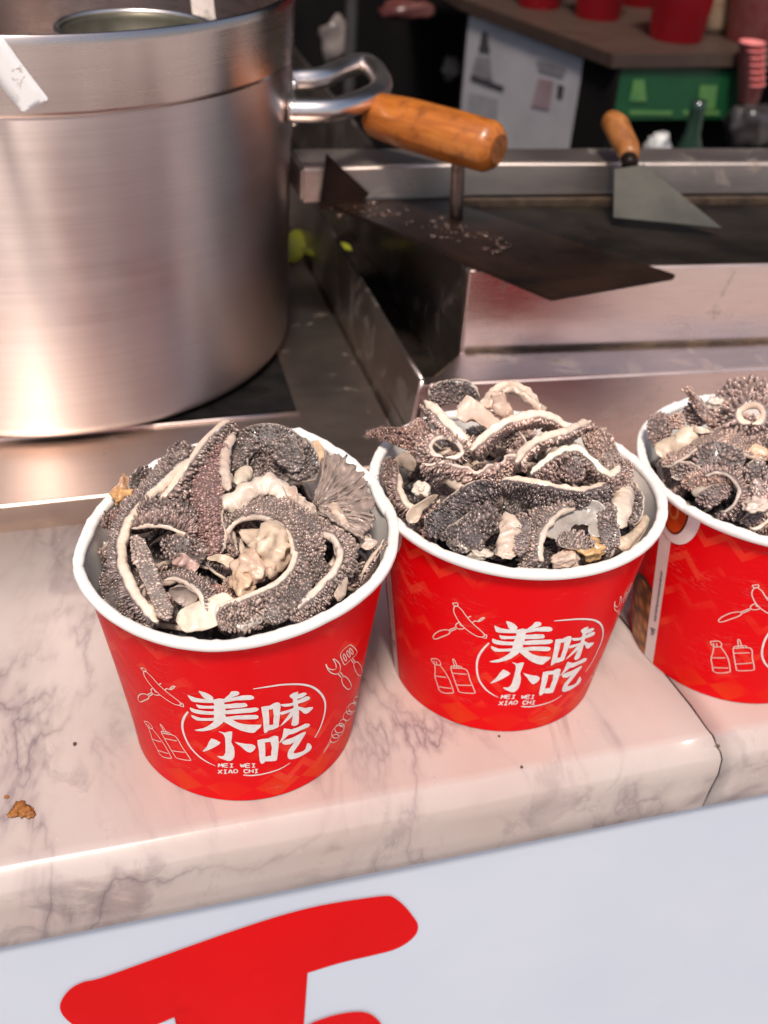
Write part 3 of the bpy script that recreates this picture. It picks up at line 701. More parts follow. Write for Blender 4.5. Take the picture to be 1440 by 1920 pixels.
# ---- print: everything in (theta, z) relative to the logo
def zA(X, Y): return (330+X*290/1440, 1270+Y*200/993)
def zB(X, Y): return (790+X*220/1440, 1110+Y*210/1375)
def zC(X, Y): return (590+X*120/960, 1190+Y*240/1920)
def zD(X, Y): return (1140+X*300/1340, 900+Y*430/1920)
ROT[1] = hit_cup(1, *zA(720, 480))[0]
ROT[2] = hit_cup(2, 1020, 1232)[0]
_b = hit_cup(2, *zB(145, 550))[0]-ROT[2]
ROT[3] = hit_cup(3, *zD(930, 1165))[0]-_b
def TZ(c, zf, pts):
    out = []
    for X, Y in pts:
        t, z = hit_cup(c, *zf(X, Y)); out.append((t-ROT[c], z))
    return out
LOGO = [
 [(212,125),(270,138),(335,172),(347,198),(330,212),(290,206),(255,185),(228,152)],
 [(525,128),(560,128),(588,140),(580,163),(520,185),(478,208),(450,208),(455,192),(490,165),(508,140)],
 [(108,165),(130,168),(185,188),(300,204),(450,198),(620,168),(700,164),(728,190),(690,206),(560,213),(440,235),(300,236),(170,226),(130,202)],
 [(188,250),(250,262),(350,262),(460,250),(560,240),(640,238),(666,260),(640,276),(560,284),(470,290),(300,290),(215,286)],
 [(130,280),(150,284),(220,305),(360,315),(560,295),(740,280),(768,300),(730,322),(650,330),(560,335),(380,345),(230,340),(150,318)],
 [(143,350),(165,354),(230,374),(360,374),(560,356),(740,346),(767,374),(740,388),(640,390),(520,392),(400,400),(240,404),(170,386)],
 [(345,205),(455,198),(450,240),(462,300),(452,350),(352,350),(362,260)],
 [(358,348),(460,348),(452,398),(405,448),(335,484),(250,498),(172,490),(260,468),(328,430),(358,392)],
 [(436,395),(520,388),(580,422),(680,440),(797,440),(752,492),(716,516),(640,502),(560,472),(480,432)],
 [(793,275),(830,277),(862,292),(868,465),(862,490),(835,516),(818,500),(810,380)],
 [(800,275),(870,262),(925,235),(965,238),(970,262),(932,276),(905,290),(862,298)],
 [(903,275),(968,243),(970,300),(958,420),(945,464),(905,452),(910,350)],
 [(848,450),(905,437),(957,440),(945,466),(863,492)],
 [(975,248),(1060,240),(1130,213),(1210,176),(1242,182),(1236,205),(1150,242),(1060,268),(1000,272)],
 [(1055,175),(1110,165),(1190,140),(1216,152),(1182,180),(1100,202)],
 [(968,322),(1060,295),(1140,270),(1200,282),(1272,274),(1252,310),(1212,337),(1182,330),(1150,302),(1060,322),(980,346)],
 [(1055,165),(1135,130),(1130,200),(1142,320),(1140,420),(1120,445),(1072,440),(1092,330),(1085,200)],
 [(1080,300),(1102,330),(1050,392),(968,456),(1030,370)],
 [(396,500),(455,512),(524,505),(514,600),(540,650),(543,738),(505,778),(450,768),(382,733),(430,732),(460,700),(456,560),(432,522)],
 [(330,568),(414,606),(370,642),(300,677),(246,690),(290,640)],
 [(546,597),(600,612),(700,622),(738,638),(732,667),(692,700),(650,680),(600,640)],
 [(757,585),(800,585),(826,592),(832,740),(836,776),(805,804),(780,780),(772,680)],
 [(765,582),(860,565),(915,543),(950,550),(946,577),(880,596),(822,606)],
 [(878,572),(950,552),(950,680),(932,772),(885,746),(892,650)],
 [(822,744),(885,726),(936,735),(931,774),(835,780)],
 [(1003,478),(1030,478),(1076,486),(1050,530),(1000,580),(958,612),(990,550)],
 [(1038,492),(1120,470),(1200,430),(1244,434),(1232,460),(1160,492),(1090,522),(1030,532)],
 [(985,595),(1080,560),(1160,520),(1198,505),(1206,520),(1160,595),(1115,660),(1092,702),(1150,698),(1202,666),(1224,608),(1262,640),(1240,682),(1180,722),(1100,756),(1050,756),(1036,722),(1050,670),(1100,602),(1060,620),(1008,626)],
]
ARCS = [([(112,318),(75,378),(60,450),(78,540),(130,640),(210,730),(290,785),(368,824)], [16,22,22,20,20,20,16,5]),
        ([(720,108),(850,88),(1000,69),(1150,65),(1260,86),(1340,142),(1385,225),(1382,330),(1345,455),(1292,562)], [10,18,20,20,20,20,20,20,18,12]),
        ([(628,910),(720,912),(850,890),(970,850),(1060,796)], [16,18,16,14,8])]
GL = {'M': [[(0,0),(.1,1),(.5,.35),(.9,1),(1,0)]], 'E': [[(1,0),(0,0),(0,1),(1,1)], [(0,.52),(.85,.52)]], 'I': [[(.5,0),(.5,1)], [(.1,1),(.9,1)], [(.1,0),(.9,0)]],
      'W': [[(0,1),(.25,0),(.5,.7),(.75,0),(1,1)]], 'X': [[(0,0),(1,1)], [(0,1),(1,0)]], 'A': [[(0,0),(.5,1),(1,0)], [(.2,.35),(.8,.35)]],
      'O': [[(.5,0),(.1,.2),(0,.5),(.1,.8),(.5,1),(.9,.8),(1,.5),(.9,.2),(.5,0)]], 'C': [[(1,.85),(.5,1),(.1,.8),(0,.5),(.1,.2),(.5,0),(1,.15)]], 'H': [[(0,0),(0,1)], [(1,0),(1,1)], [(0,.5),(1,.5)]]}
def letters(txt, x0, x1, ybase, h_, slope):
    out = []; n = len(txt); wd = (x1-x0)/n
    for i, ch in enumerate(txt):
        for st in GL.get(ch, []):
            out.append([(x0+(i+.12+.74*a)*wd, ybase+(x0-(x0+i*wd))*slope-h_*b) for a, b in st])
    return out
LET = letters('MEI WEI', 390, 748, 834, 32, .0)+letters('XIAO CHI', 388, 772, 893, 34, .018)
ICON_B = [
 [(440,155),(500,210),(560,300),(640,385),(720,460),(775,515),(765,540),(700,540),(620,500),(530,430),(460,350),(405,250),(398,195),(415,160),(440,155)],
 [(385,122),(440,122),(450,155),(415,160),(385,122)], [(765,520),(800,515),(795,560),(750,545)],
 [(145,540),(170,505),(240,465),(320,455),(355,480),(330,510),(250,545),(180,572),(148,562),(145,540)],
 [(340,460),(420,425)], [(358,478),(430,440)], [(530,435),(480,445),(435,430),(425,390),(465,360)], [(520,405),(485,405),(475,375)],
 [(570,305),(610,285)], [(625,370),(660,345),(710,355),(780,305),(740,310),(700,345)],
 [(165,890),(170,980),(170,1040),(200,1130),(225,1210),(290,1238),(385,1238),(390,1210),(350,1080),(290,980),(228,895)],
 [(125,815),(200,820),(235,860),(230,895),(160,885),(125,835),(125,815)], [(150,840),(165,880)], [(185,845),(195,885)],
 [(175,1030),(305,1045)], [(215,1160),(370,1180)],
 [(360,930),(545,945),(600,1080),(655,1215),(640,1240),(480,1230),(455,1200),(400,1050),(360,930)], [(385,995),(555,1005)], [(430,1140),(615,1145)],
 [(365,925),(378,905),(485,910),(500,940)], [(412,905),(385,828),(405,825),(442,905)], [(400,912),(408,930)], [(430,912),(438,935)], [(460,912),(468,938)]]
def ell(cx, cy, a, b, rot, n=12):
    return [(cx+a*math.cos(t)*math.cos(rot)-b*math.sin(t)*math.sin(rot), cy+a*math.cos(t)*math.sin(rot)+b*math.sin(t)*math.cos(rot)) for t in np.linspace(0, 2*math.pi, n)]
ICON_C = [
 [(520,150),(560,165),(625,240),(620,290),(560,350),(460,445),(430,430),(390,330),(390,280),(450,200),(520,150)],
 ell(450, 340, 58, 18, 1.15), ell(503, 288, 55, 18, 1.15), ell(545, 248, 52, 18, 1.0),
 [(545,380),(582,430)], [(565,355),(602,410)], [(585,430),(620,405),(660,430),(705,540),(695,600),(655,610),(605,540),(580,460),(585,430)],
 [(170,440),(200,500),(270,525),(318,500),(310,430),(270,360),(330,390),(375,450),(380,530),(350,580),(300,590),(230,560),(185,500),(165,445)],
 [(350,585),(395,640)], [(380,560),(425,615)], [(400,645),(440,620),(500,670),(545,760),(530,805),(490,815),(430,760),(400,690),(400,645)],
 [(765,660),(690,820)], ell(660, 890, 55, 32, -1.1), ell(620, 970, 48, 40, -1.0), ell(565, 1085, 70, 55, -1.0), ell(540, 1110, 90, 62, -1.0), ell(485, 1215, 75, 58, -1.0),
 ell(415, 1320, 60, 42, -1.0), ell(370, 1400, 80, 62, -.8), ell(340, 1450, 110, 72, -.9), ell(295, 1555, 75, 50, -.7), [(250,1600),(125,1770)], [(225,1590),(130,1765)]]
OFFS = [0]
def onwall(c, tz, off): 
    tz = np.asarray(tz); th = tz[:, 0]+ROT[c]; 
    r = wall_r(c, th, tz[:, 1])+off
    return np.stack([r*np.cos(th), r*np.sin(th), wall_z(c, th, tz[:, 1])], -1)
def ribbon_tz(tz, wmm, step=.0012):
    """ribbon in (arc, z) space -> verts (theta,z), faces"""
    rr = .060; P = np.array([(t*rr, z, 0) for t, z in tz]); ww = np.array(wmm if hasattr(wmm, '__len__') else [wmm]*len(P))*.001
    if len(P) > 2: Q, par = catmull(P, step)
    else: Q = np.linspace(P[0], P[1], max(3, int(np.linalg.norm(P[1]-P[0])/step)+2)); par = np.linspace(0, 1, len(Q))
    t = nrm(np.gradient(Q, axis=0)); nn = np.stack([-t[:, 1], t[:, 0], 0*t[:, 0]], -1); w_ = np.interp(par, np.arange(len(P)), ww)[:, None]
    V = np.concatenate([Q+nn*w_/2, Q-nn*w_/2]); n = len(Q); i = np.arange(n-1)
    f = np.stack([i, i+1, i+1+n, i+n], -1)
    return np.stack([V[:, 0]/rr, V[:, 1]], -1), f
def poly_tz(tz):
    bm = bmesh.new(); rr = .06
    vs = [bm.verts.new((t*rr, z, 0)) for t, z in tz]; bm.faces.new(vs)
    bmesh.ops.triangulate(bm, faces=bm.faces)
    long_ = [e for e in bm.edges if e.calc_length() > .003]
    for _ in range(3):
        long_ = [e for e in bm.edges if e.calc_length() > .0028]
        if not long_: break
        bmesh.ops.subdivide_edges(bm, edges=long_, cuts=1); bmesh.ops.triangulate(bm, faces=bm.faces)
    bm.verts.index_update(); V = np.array([(v.co.x/rr, v.co.y) for v in bm.verts]); f = np.array([[v.index for v in q.verts] for q in bm.faces]); bm.free(); return V, f
PRINT = {}
def prep():
    PRINT['logo'] = [poly_tz(TZ(1, zA, dense(p, 2))) for p in LOGO]
    k = 290/1440/4.2   # zoom px -> mm on the cup
    PRINT['arcs'] = [ribbon_tz(TZ(1, zA, p), [w_*k for w_ in ww]) for p, ww in ARCS]
    PRINT['let'] = [ribbon_tz(TZ(1, zA, p), .62 if len(p) < 9 else .55, .0006) for p in LET]
    ib = [ribbon_tz(TZ(2, zB, p), .50) for p in ICON_B]; ic = [ribbon_tz(TZ(1, zC, p), .44) for p in ICON_C]
    PRINT['icons'] = [('sausage_icon', ib[:10]), ('bottle_icon', ib[10:16]), ('sauce_bottle_icon', ib[16:]), ('turner_icon', ic[:7]), ('fork_icon', ic[7:11]), ('skewer_icon', ic[11:])]
prep()
def put(name, c, parts, mm, wall, off, stag=.00001):
    VV, FF = [], []; o = 0
    quads = {3: [], 4: []}
    for i, (tz, f) in enumerate(parts):
        VV.append(onwall(c, tz, off+stag*(i % 9))); quads[f.shape[1]].append(f+o); o += len(tz)
    fs = tuple(np.concatenate(q) for q in quads.values() if q)
    return mk(name, np.concatenate(VV), fs, mm, wall)
def patch(c0, zf, poly): return poly_tz(TZ(c0, zf, dense(poly, 3)))
STRIPE = [(hit_cup(3, *zD(a, b_))[0]-ROT[3], hit_cup(3, *zD(a, b_))[1]) for a, b_ in ((362, 620), (372, 800), (395, 1050), (420, 1300), (445, 1600))]
ts = float(np.mean([s[0] for s in STRIPE]))
def _z(X, Y):
    t, z = hit_cup(3, *zD(X, Y)); return t-ROT[3], min(z, HC-.0035)
def _el(cx_, cz_, a_, b_, n=30): return [(cx_+a_*math.cos(t), min(cz_+b_*math.sin(t), HC-.0036)) for t in np.linspace(math.pi*.999, math.pi*2.001, n)]
_wb, _wr, _sb, _sr = _z(560, 530), _z(788, 300), _z(580, 462), _z(680, 250)
_c = _z(560, 300)[0]
SNK = [poly_tz(_el(_c, HC-.004, _wr[0]-_c, HC-.004-_wb[1])), poly_tz(_el(_c-.01, HC-.0045, _sr[0]-_c+.01, HC-.0045-_sb[1])),
       ribbon_tz(_el(_c-.01, HC-.0045, _sr[0]-_c+.01, HC-.0045-_sb[1], 16), 1.0), ribbon_tz([(_z(556, 245)[0]+.045*math.cos(a), _z(556, 245)[1]+.0042*math.sin(a)) for a in np.linspace(0, 2*math.pi, 13)], 1.5)]
cups = {}
for c, lab in ((1, 'red paper cup of tripe with a dented rim, nearest the left of the counter'), (2, 'red paper cup of tripe in the middle, between the other two'), (3, 'red paper cup of tripe cut off at the right, beyond the marble joint')):
    cup, wall = build_cup(c, lab); cups[c] = cup
    for q0, q1 in ((0, 9), (9, 18), (18, 21), (21, 28)): put('character', c, PRINT['logo'][q0:q1], M['white_ink'], wall, .00022)
    for q in PRINT['arcs']: put('logo_ring', c, [q], M['white_ink'], wall, .00022)
    put('lettering', c, PRINT['let'], M['white_ink'], wall, .00022)
    for nm_, pp_ in PRINT['icons']: put(nm_, c, pp_, M['pink_ink'], wall, .00020)
    # white overlap stripe with tiny black print
    zz = np.linspace(.0006, HC-.0035, 30); hw_ = .0042/.06
    tz = np.array([(ts-hw_, z) for z in zz]+[(ts+hw_, z) for z in zz]); i = np.arange(29); f = np.stack([i, i+1, i+31, i+30], -1)
    st = put('seam_stripe', c, [(tz, f)], M['white_paper'], wall, .00024)
    small = []
    rs = random.Random(3)
    for q in range(30):
        z = .030+q*.00115; small.append(ribbon_tz([(ts+hw_*.1+rs.uniform(-.004, .004), z), (ts+hw_*.45+rs.uniform(-.004, .004), z+.0001*rs.uniform(-3, 3))], .55, .0005))
    for a, b_, l_ in ((.2, .0215, .5), (-.1, .0225, .5), (.1, .0195, .35), (.4, .0238, .3)):
        small.append(ribbon_tz([(ts+hw_*(a-.3), b_), (ts+hw_*(a+.3), b_+.0002)], l_*2, .0005))
    put('small_print', c, small, M['black_ink'], wall, .00034)
    # printed food photos beside the stripe
    put('food_photo_ground', c, [SNK[0]], M['white_paper'], wall, .00030)
    put('snack_photo', c, [SNK[1]], M['snack'], wall, .00042)
    put('snack_photo', c, [SNK[2]], M['snack_dark'], wall, .00046)
    put('snack_photo', c, [SNK[3]], noisy('printed_ring', (.70, .30, .10), (.6, .22, .07), 90, .42) if c == 1 else bpy.data.materials['printed_ring'], wall, .00050)
    bowl = poly_tz([(ts-hw_-.006, .006), (ts-hw_-.006, .044), (ts-hw_-.07, .047), (ts-hw_-.20, .046), (ts-hw_-.32, .040), (ts-hw_-.40, .030), (ts-hw_-.42, .018), (ts-hw_-.38, .008), (ts-hw_-.30, .002), (ts-hw_-.15, .0012), (ts-hw_-.006, .0012)])
    put('food_photo', c, [bowl], M['foodbowl'], wall, .00028)
    put('food_photo', c, [ribbon_tz([(ts-hw_-.01, .0455), (ts-hw_-.12, .0475), (ts-hw_-.24, .0455), (ts-hw_-.36, .038), (ts-hw_-.42, .026)], 2.6)], M['leaf_dark'], wall, .00032)

# ------------------------------------------------------------------ tripe
def clampV(c, V, off=.0016, guard=None):
    """keep geometry inside the cup wall below the rim"""
    cx, cy = CUPS[c]; d = V[:, :2]-np.array([cx, cy]); r = np.hypot(d[:, 0], d[:, 1]); th = np.arctan2(d[:, 1], d[:, 0])
    lip, dz = rim_shape(c, th); zt = HC+dz+.0012
    lim = np.minimum(wall_r(c, th, np.minimum(V[:, 2], HC)), lip-.0057)-off
    over = np.clip((zt-V[:, 2])/.004+1, 0, 1)
    new = np.where(r > lim, lim-0.0012*(1-np.exp(-(r-lim)/.004)), r)
    s = np.where(r > 1e-6, (new*over+r*(1-over))/np.maximum(r, 1e-6), 1)
    V = V.copy(); V[:, :2] = np.array([cx, cy])+d*s[:, None]; V[:, 2] = np.maximum(V[:, 2], .02); return V
_ang = np.linspace(0, 2*np.pi, 5, endpoint=False)
def papillae_mesh(P, D, E1, E2, rx, ry, h, col, tip, c, noclamp=False):
    """P roots, D directions, E1/E2 tangents; returns V,F,C"""
    n = len(P); rad = np.array([1.0, 1.0, .70]); hh = np.array([0, .5, .88]); ca, sa = np.cos(_ang), np.sin(_ang)
    V = np.zeros((n, 16, 3)); C = np.zeros((n, 16, 3))
    lean = rng.normal(0, .12, (n, 2))
    for k in range(3):
        ctr = P+D*(h*hh[k])[:, None]+(E1*lean[:, :1]+E2*lean[:, 1:])*(h*hh[k]**2)[:, None]
        for j in range(5):
            V[:, k*5+j] = ctr+E1*(rx*rad[k]*ca[j])[:, None]+E2*(ry*rad[k]*sa[j])[:, None]
        C[:, k*5:k*5+5] = (col*(1+(tip-1)*hh[k]))[:, None]
    V[:, 15] = P+D*(h*1.04)[:, None]+(E1*lean[:, :1]+E2*lean[:, 1:])*h[:, None]; C[:, 15] = col*tip
    b = (np.arange(n)*16)[:, None, None]; j = np.arange(5)
    q = np.concatenate([np.stack([k*5+j, k*5+(j+1) % 5, k*5+5+(j+1) % 5, k*5+5+j], -1) for k in range(2)])
    t = np.stack([10+j, 10+(j+1) % 5, np.full(5, 15)], -1)
    return V.reshape(-1, 3), ((q[None]+b).reshape(-1, 4), (t[None]+b).reshape(-1, 3)), C.reshape(-1, 3)
SEC = 18
def strip_frames(P3, a_ctrl, par, width, view=True):
    t = nrm(np.gradient(P3, axis=0))
    v = nrm(CAM-P3); v = nrm(v-t*np.sum(v*t, 1, keepdims=True)); s = np.cross(t, v)
    a = np.radians(a_ctrl)[:, None]
    n = np.cos(a)*v+np.sin(a)*s; b = np.cross(t, n)
    # centre sits behind the visible near edge
    cen = P3 - v*(.5*width*np.abs(np.sin(a[:, 0])))[:, None]
    ad = np.abs(a_ctrl); k = np.clip((ad-30)/22, 0, 1)*np.clip((115-ad)/20, 0, 1)
    cen = cen + s*(np.sign(a_ctrl)*k*.5*width*np.cos(a[:, 0]))[:, None]
    return cen, t, n, b
CREAM, TAUPE, DARK, BROWN, CHAR, PALE, PEACH = (.56, .44, .355), (.155, .117, .102), (.080, .064, .060), (.135, .085, .075), (.045, .038, .038), (.30, .235, .205), (.62, .42, .28)
GROUP = {1: 'tripe pieces in the left cup', 2: 'tripe pieces in the middle cup', 3: 'tripe pieces in the right cup'}
def tripe(c, P3, par, npts, a, w_, T, col, cream, label, pap=True, ph=2.0, ps=1.0, noclamp=False, name='tripe_strip', ends=(1, 1), ruffle=.5, fat=1.0, cat='tripe', curl=None):
    if not pap:
        T = T*(.66 if fat < 1.8 else .8); w_ = w_*1.05; fat = fat*1.5; ruffle = ruffle*1.5; ends = tuple(min(e, 3)*.45 if e <= 1 else e for e in ends); curl = rng.choice([-1, 1])*rng.uniform(.12, .34) if curl is None else curl
    if pap and T > 3.5: T *= 1.15
    w_, T, ph = w_*.001, T*.001, ph*.001
    aa = np.interp(par, np.linspace(0, npts-1, len(a)), a) if hasattr(a, '__len__') else np.full(len(P3), float(a))
    if pap: aa = np.where((np.abs(aa) > 14) & (np.abs(aa) < 48), np.sign(aa)*np.minimum(np.abs(aa)*1.35, 58), aa)
    s = np.concatenate([[0], np.cumsum(np.linalg.norm(np.diff(P3, axis=0), axis=1))]); L = s[-1]
    sd0 = rng.random()*100
    wn = np.array([1+.13*noise.noise((x*90, sd0, 0))+.05*noise.noise((x*400, sd0, 4)) for x in s])
    e0 = np.clip(s/(.005*ends[0]+1e-6), 0, 1)**.5 if ends[0] else 1; e1 = np.clip((L-s)/(.005*ends[1]+1e-6), 0, 1)**.5 if ends[1] else 1
    ww = w_*wn*np.maximum(e0*e1, .12)
    cen, t, n, b = strip_frames(P3, aa, par, ww)
    # body section, rounded
    ang = np.linspace(0, 2*np.pi, SEC, endpoint=False)
    ex = .34 if pap else .6
    cx_ = np.sign(np.cos(ang))*np.abs(np.cos(ang))**ex; cy_ = np.sign(np.sin(ang))*np.abs(np.sin(ang))**.8
    tn = np.array([1+.18*noise.noise((x*150, sd0, 9)) for x in s])*np.maximum(e0*e1, .35)
    X = cx_[None]*ww[:, None]*.5; Y = cy_[None]*(T*tn)[:, None]*.5
    # edges curl and ruffle
    ru = np.array([[noise.noise((x*130, sd0+ (7 if xx > 0 else 0), 1)) for xx in cx_] for x in s])
    Y = Y+ruffle*.0016*ru*np.abs(cx_)[None]**2
    if not pap:
        Y = Y+(curl*4/ w_)*X**2
    V = cen[:, None]+X[..., None]*b[:, None]+Y[..., None]*n[:, None]
    m = len(s); V = V.reshape(-1, 3)
    nv = np.array([noise.noise(Vector(p)*320) for p in V]); nv2 = np.array([noise.noise(Vector(p)*900) for p in V]); V = V+np.repeat(n, SEC, 0)*(nv*.0006*fat+nv2*.0002*fat)[:, None]+np.repeat(t, SEC, 0)*(nv2*.0006)[:, None]+np.repeat(b, SEC, 0)*(nv*.0005*fat)[:, None]
    cols = np.zeros((m, SEC, 3)); cr_ = np.minimum(np.array(cream)*(1.26 if pap else 1.04)*(1+.08*rng.normal()), .85)
    f = np.clip((cy_-.35)/.35, 0, 1)[None, :, None] if pap else np.zeros((1, SEC, 1))
    stain = np.array([.5+.5*noise.noise((x*45, sd0, 2)) for x in s])[:, None, None]
    cols = (cr_*(.88+.24*stain))*(1-f)+np.array(col)*1.3*f
    V = np.vstack([V, cen[:1], cen[-1:]]); cols = np.vstack([cols.reshape(-1, 3), cr_[None], cr_[None]])
    if not noclamp: V = clampV(c, V)
    j = np.arange(SEC); k0 = (m-1)*SEC
    fs = (grid_faces(m, SEC), np.concatenate([np.stack([(j+1) % SEC, j, np.full(SEC, m*SEC)], -1), np.stack([k0+j, k0+(j+1) % SEC, np.full(SEC, m*SEC+1)], -1)]))
    org = V.mean(0); org[2] = V[:, 2].min()
    o = mk(name, V-org, fs, M['flesh'], None, cols); o.location = org
    tag(o, label, cat, GROUP[c])
    if pap:
        obl = rng.choice([-.6, .6, .3, -.3]); ps = ps*.86; ds, dx = .00140*ps, .00165*ps
        ns, nx = max(3, int(L/ds)), max(2, int(w_*.98/dx))
        gs, gx = np.meshgrid((np.arange(ns)+.5)/ns*L, (np.arange(nx)+.5)/nx-.5, indexing='ij')
        gs = gs+rng.normal(0, ds*.20, gs.shape)+(np.arange(nx)[None] % 2)*ds*.5; gx = gx*.94+rng.normal(0, .20/nx, gx.shape)
        gs, gx = np.clip(gs.ravel(), 0, L), np.clip(gx.ravel(), -.48, .48)
        ip = lambda A: np.stack([np.interp(gs, s, A[:, q]) for q in range(3)], -1)
        C_, N_, B_, T_ = ip(cen), nrm(ip(n)), nrm(ip(b)), nrm(ip(t)); wv = np.interp(gs, s, ww)
        P = C_+B_*(gx*wv)[:, None]+N_*(T*.42-.0012*np.clip(np.abs(gx)-.4, 0, 1)*5)[:, None]
        rr = np.array([noise.noise((g_*130, sd0+(7 if x_ > 0 else 0), 1)) for g_, x_ in zip(gs, gx)])
        P = P+N_*(ruffle*.0016*rr*np.abs(2*gx)**2)[:, None]
        D = nrm(N_+B_*(gx*.7)[:, None]+rng.normal(0, .14, P.shape))
        rot = obl+rng.normal(0, .28, len(P)); E1 = nrm(B_*np.cos(rot)[:, None]+T_*np.sin(rot)[:, None]); E1 = nrm(E1-D*np.sum(E1*D, 1, keepdims=True)); E2 = np.cross(D, E1)
        lowf = np.array([noise.noise(Vector(p)*110+Vector((sd0, 0, 0))) for p in P]); sz = np.exp(rng.normal(0, .26, len(P))+.45*lowf)
        h = ph*np.exp(rng.normal(0, .25, len(P))+.7*lowf)*np.clip(np.minimum(gs, L-gs)/.003+.45, 0, 1)
        patchy = np.array([noise.noise(Vector(p)*70) for p in P])
        cc = np.array(col)[None]*np.exp(rng.normal(0, .20, len(P)))[:, None]*(1+.45*patchy[:, None])
        warm = rng.random(len(P))[:, None]*.18; cc = cc*np.array([1, 1, 1])*(1-warm)+cc*np.array([1.25, .95, .85])*warm
        lf = 1.0 if ph < 2.35 else 1.25
        PV, PF, PC = papillae_mesh(P, D, E1, E2, .00096*ps*sz*lf, .00056*ps*sz/lf**1.6, h*.74*lf, cc*np.array([1.66, 1.53, 1.46]), 1.5, c)
        if not noclamp: PV = clampV(c, PV, .0006)
        q = mk('papillae', PV-org, PF, M['pap'], o, PC); q['kind'] = 'stuff'
    return o
z1 = lambda X, Y: (120+X*.45833, 760+Y*.45833)
z2 = lambda X, Y: (670+X*.53472, 700+Y*.53472)
z3 = lambda X, Y: (1180+X*260/1440, 700+Y*310/1717)
def T3(c, zf, pts, a, w_, label, T=3.4, col=TAUPE, cream=CREAM, zz=None, **k):
    P = np.array([at(*zf(p[0], p[1]), HC+(p[2] if len(p) > 2 else 6)*.001) for p in pts])
    P3, par = catmull(P, .0008)
    return tripe(c, P3, par, len(pts), a, w_, T, col, cream, label, **k)

def bed(c):
    """dark tangle filling the cup under the strips"""
    cx, cy = CUPS[c]; n = 40; mth = 72; V = [(0, 0, HC-.008)]
    for i in range(1, n+1):
        for j in range(mth):
            a = 2*math.pi*j/mth; r = i/n
            rl_ = float(wall_r(c, np.array(a), HC-.016))-.0035
            z = HC-.010-.011*r**2+.007*noise.noise((math.cos(a)*r*3.2, math.sin(a)*r*3.2, c*5))+.004*noise.noise((math.cos(a)*r*9, math.sin(a)*r*9, c*7))
            V.append((r*rl_*math.cos(a), r*rl_*math.sin(a), z))
    V = np.array(V); f = []
    j = np.arange(mth); tri = np.stack([np.zeros(mth, int), 1+j, 1+(j+1) % mth], -1)
    q = grid_faces(n, mth)+1
    o = mk('tripe_mass', V, (q, tri), M['flesh'], None, np.tile(np.array(DARK), (len(V), 1))*np.exp(rng.normal(0, .1, (len(V), 1)))); o.location = (cx, cy, 0)
    tag(o, {1: 'dark packed tripe filling the left cup beneath its strips', 2: 'dark packed tripe filling the middle cup beneath its strips', 3: 'dark packed tripe filling the right cup beneath its strips'}[c], 'tripe', GROUP[c])
    idx = rng.integers(0, len(V), 3600); P = V[idx]+np.stack([rng.normal(0, .001, 3600), rng.normal(0, .001, 3600), np.zeros(3600)], -1)
    D = nrm(np.array([0, 0, 1.])+rng.normal(0, .4, P.shape)); E1 = nrm(np.cross(D, rng.normal(0, 1, P.shape))); E2 = np.cross(D, E1)
    cc = np.array(DARK)[None]*np.exp(rng.normal(0, .25, len(P)))[:, None]
    PV, PF, PC = papillae_mesh(P, D, E1, E2, np.full(len(P), .0011), np.full(len(P), .0008), np.full(len(P), .002), cc*1.5, 1.4, c)
    r = np.hypot(PV[:, 0], PV[:, 1]); lim = .0605; s_ = np.where(r > lim, lim/np.maximum(r, 1e-6), 1); PV[:, :2] *= s_[:, None]
    m_ = mk('papillae', PV, PF, M['pap'], o, PC); m_['kind'] = 'stuff'
def fillers(c, n, zoff, rmax=.050, seed=0, h0=.004, drop=.010):
    r_ = np.random.default_rng(seed); cx, cy = CUPS[c]
    for i in range(n):
        rad = rmax*math.sqrt((i+.5)/n); an = i*2.39996+r_.normal(0, .3)
        p0 = np.array([cx+rad*math.cos(an), cy+rad*math.sin(an)]); hd_ = r_.uniform(0, 2*math.pi); kap = r_.choice([-1, 1])*r_.uniform(25, 95); Ln = r_.uniform(.035, .062)
        m = 7; pts = []; p = p0.copy(); h_ = hd_
        for q in range(m):
            zz = HC+zoff+h0-drop*(np.hypot(p[0]-cx, p[1]-cy)/.06)**2+.003*math.sin(q*1.3+i)
            dx_ = p-np.array([cx, cy]); rr = np.hypot(*dx_); pp = p if rr < .056 else np.array([cx, cy])+dx_/rr*.056
            pts.append((*pp, zz)); p = p+Ln/m*np.array([math.cos(h_), math.sin(h_)]); h_ += kap*Ln/m
        P3, par = catmull(np.array(pts), .0009)
        a = r_.choice([-78, -66, 66, 78, 70, -70, 15]); col = [TAUPE, DARK, BROWN, DARK, TAUPE, CHAR][i % 6]
        tripe(c, P3, par, m, float(a), r_.uniform(10, 14), r_.uniform(2.6, 3.6), col, CREAM, 'short grey tripe curl half buried '+('in the centre' if rad < .018 else ['near the right wall', 'near the rear right wall', 'near the rear wall', 'near the rear left wall', 'near the left wall', 'near the front left rim', 'near the front rim', 'near the front right rim'][int(round((an % (2*math.pi))/(math.pi/4))) % 8])+' of the '+{1: 'left', 2: 'middle', 3: 'right'}[c]+' cup', ph=2.0, ps=1.05)
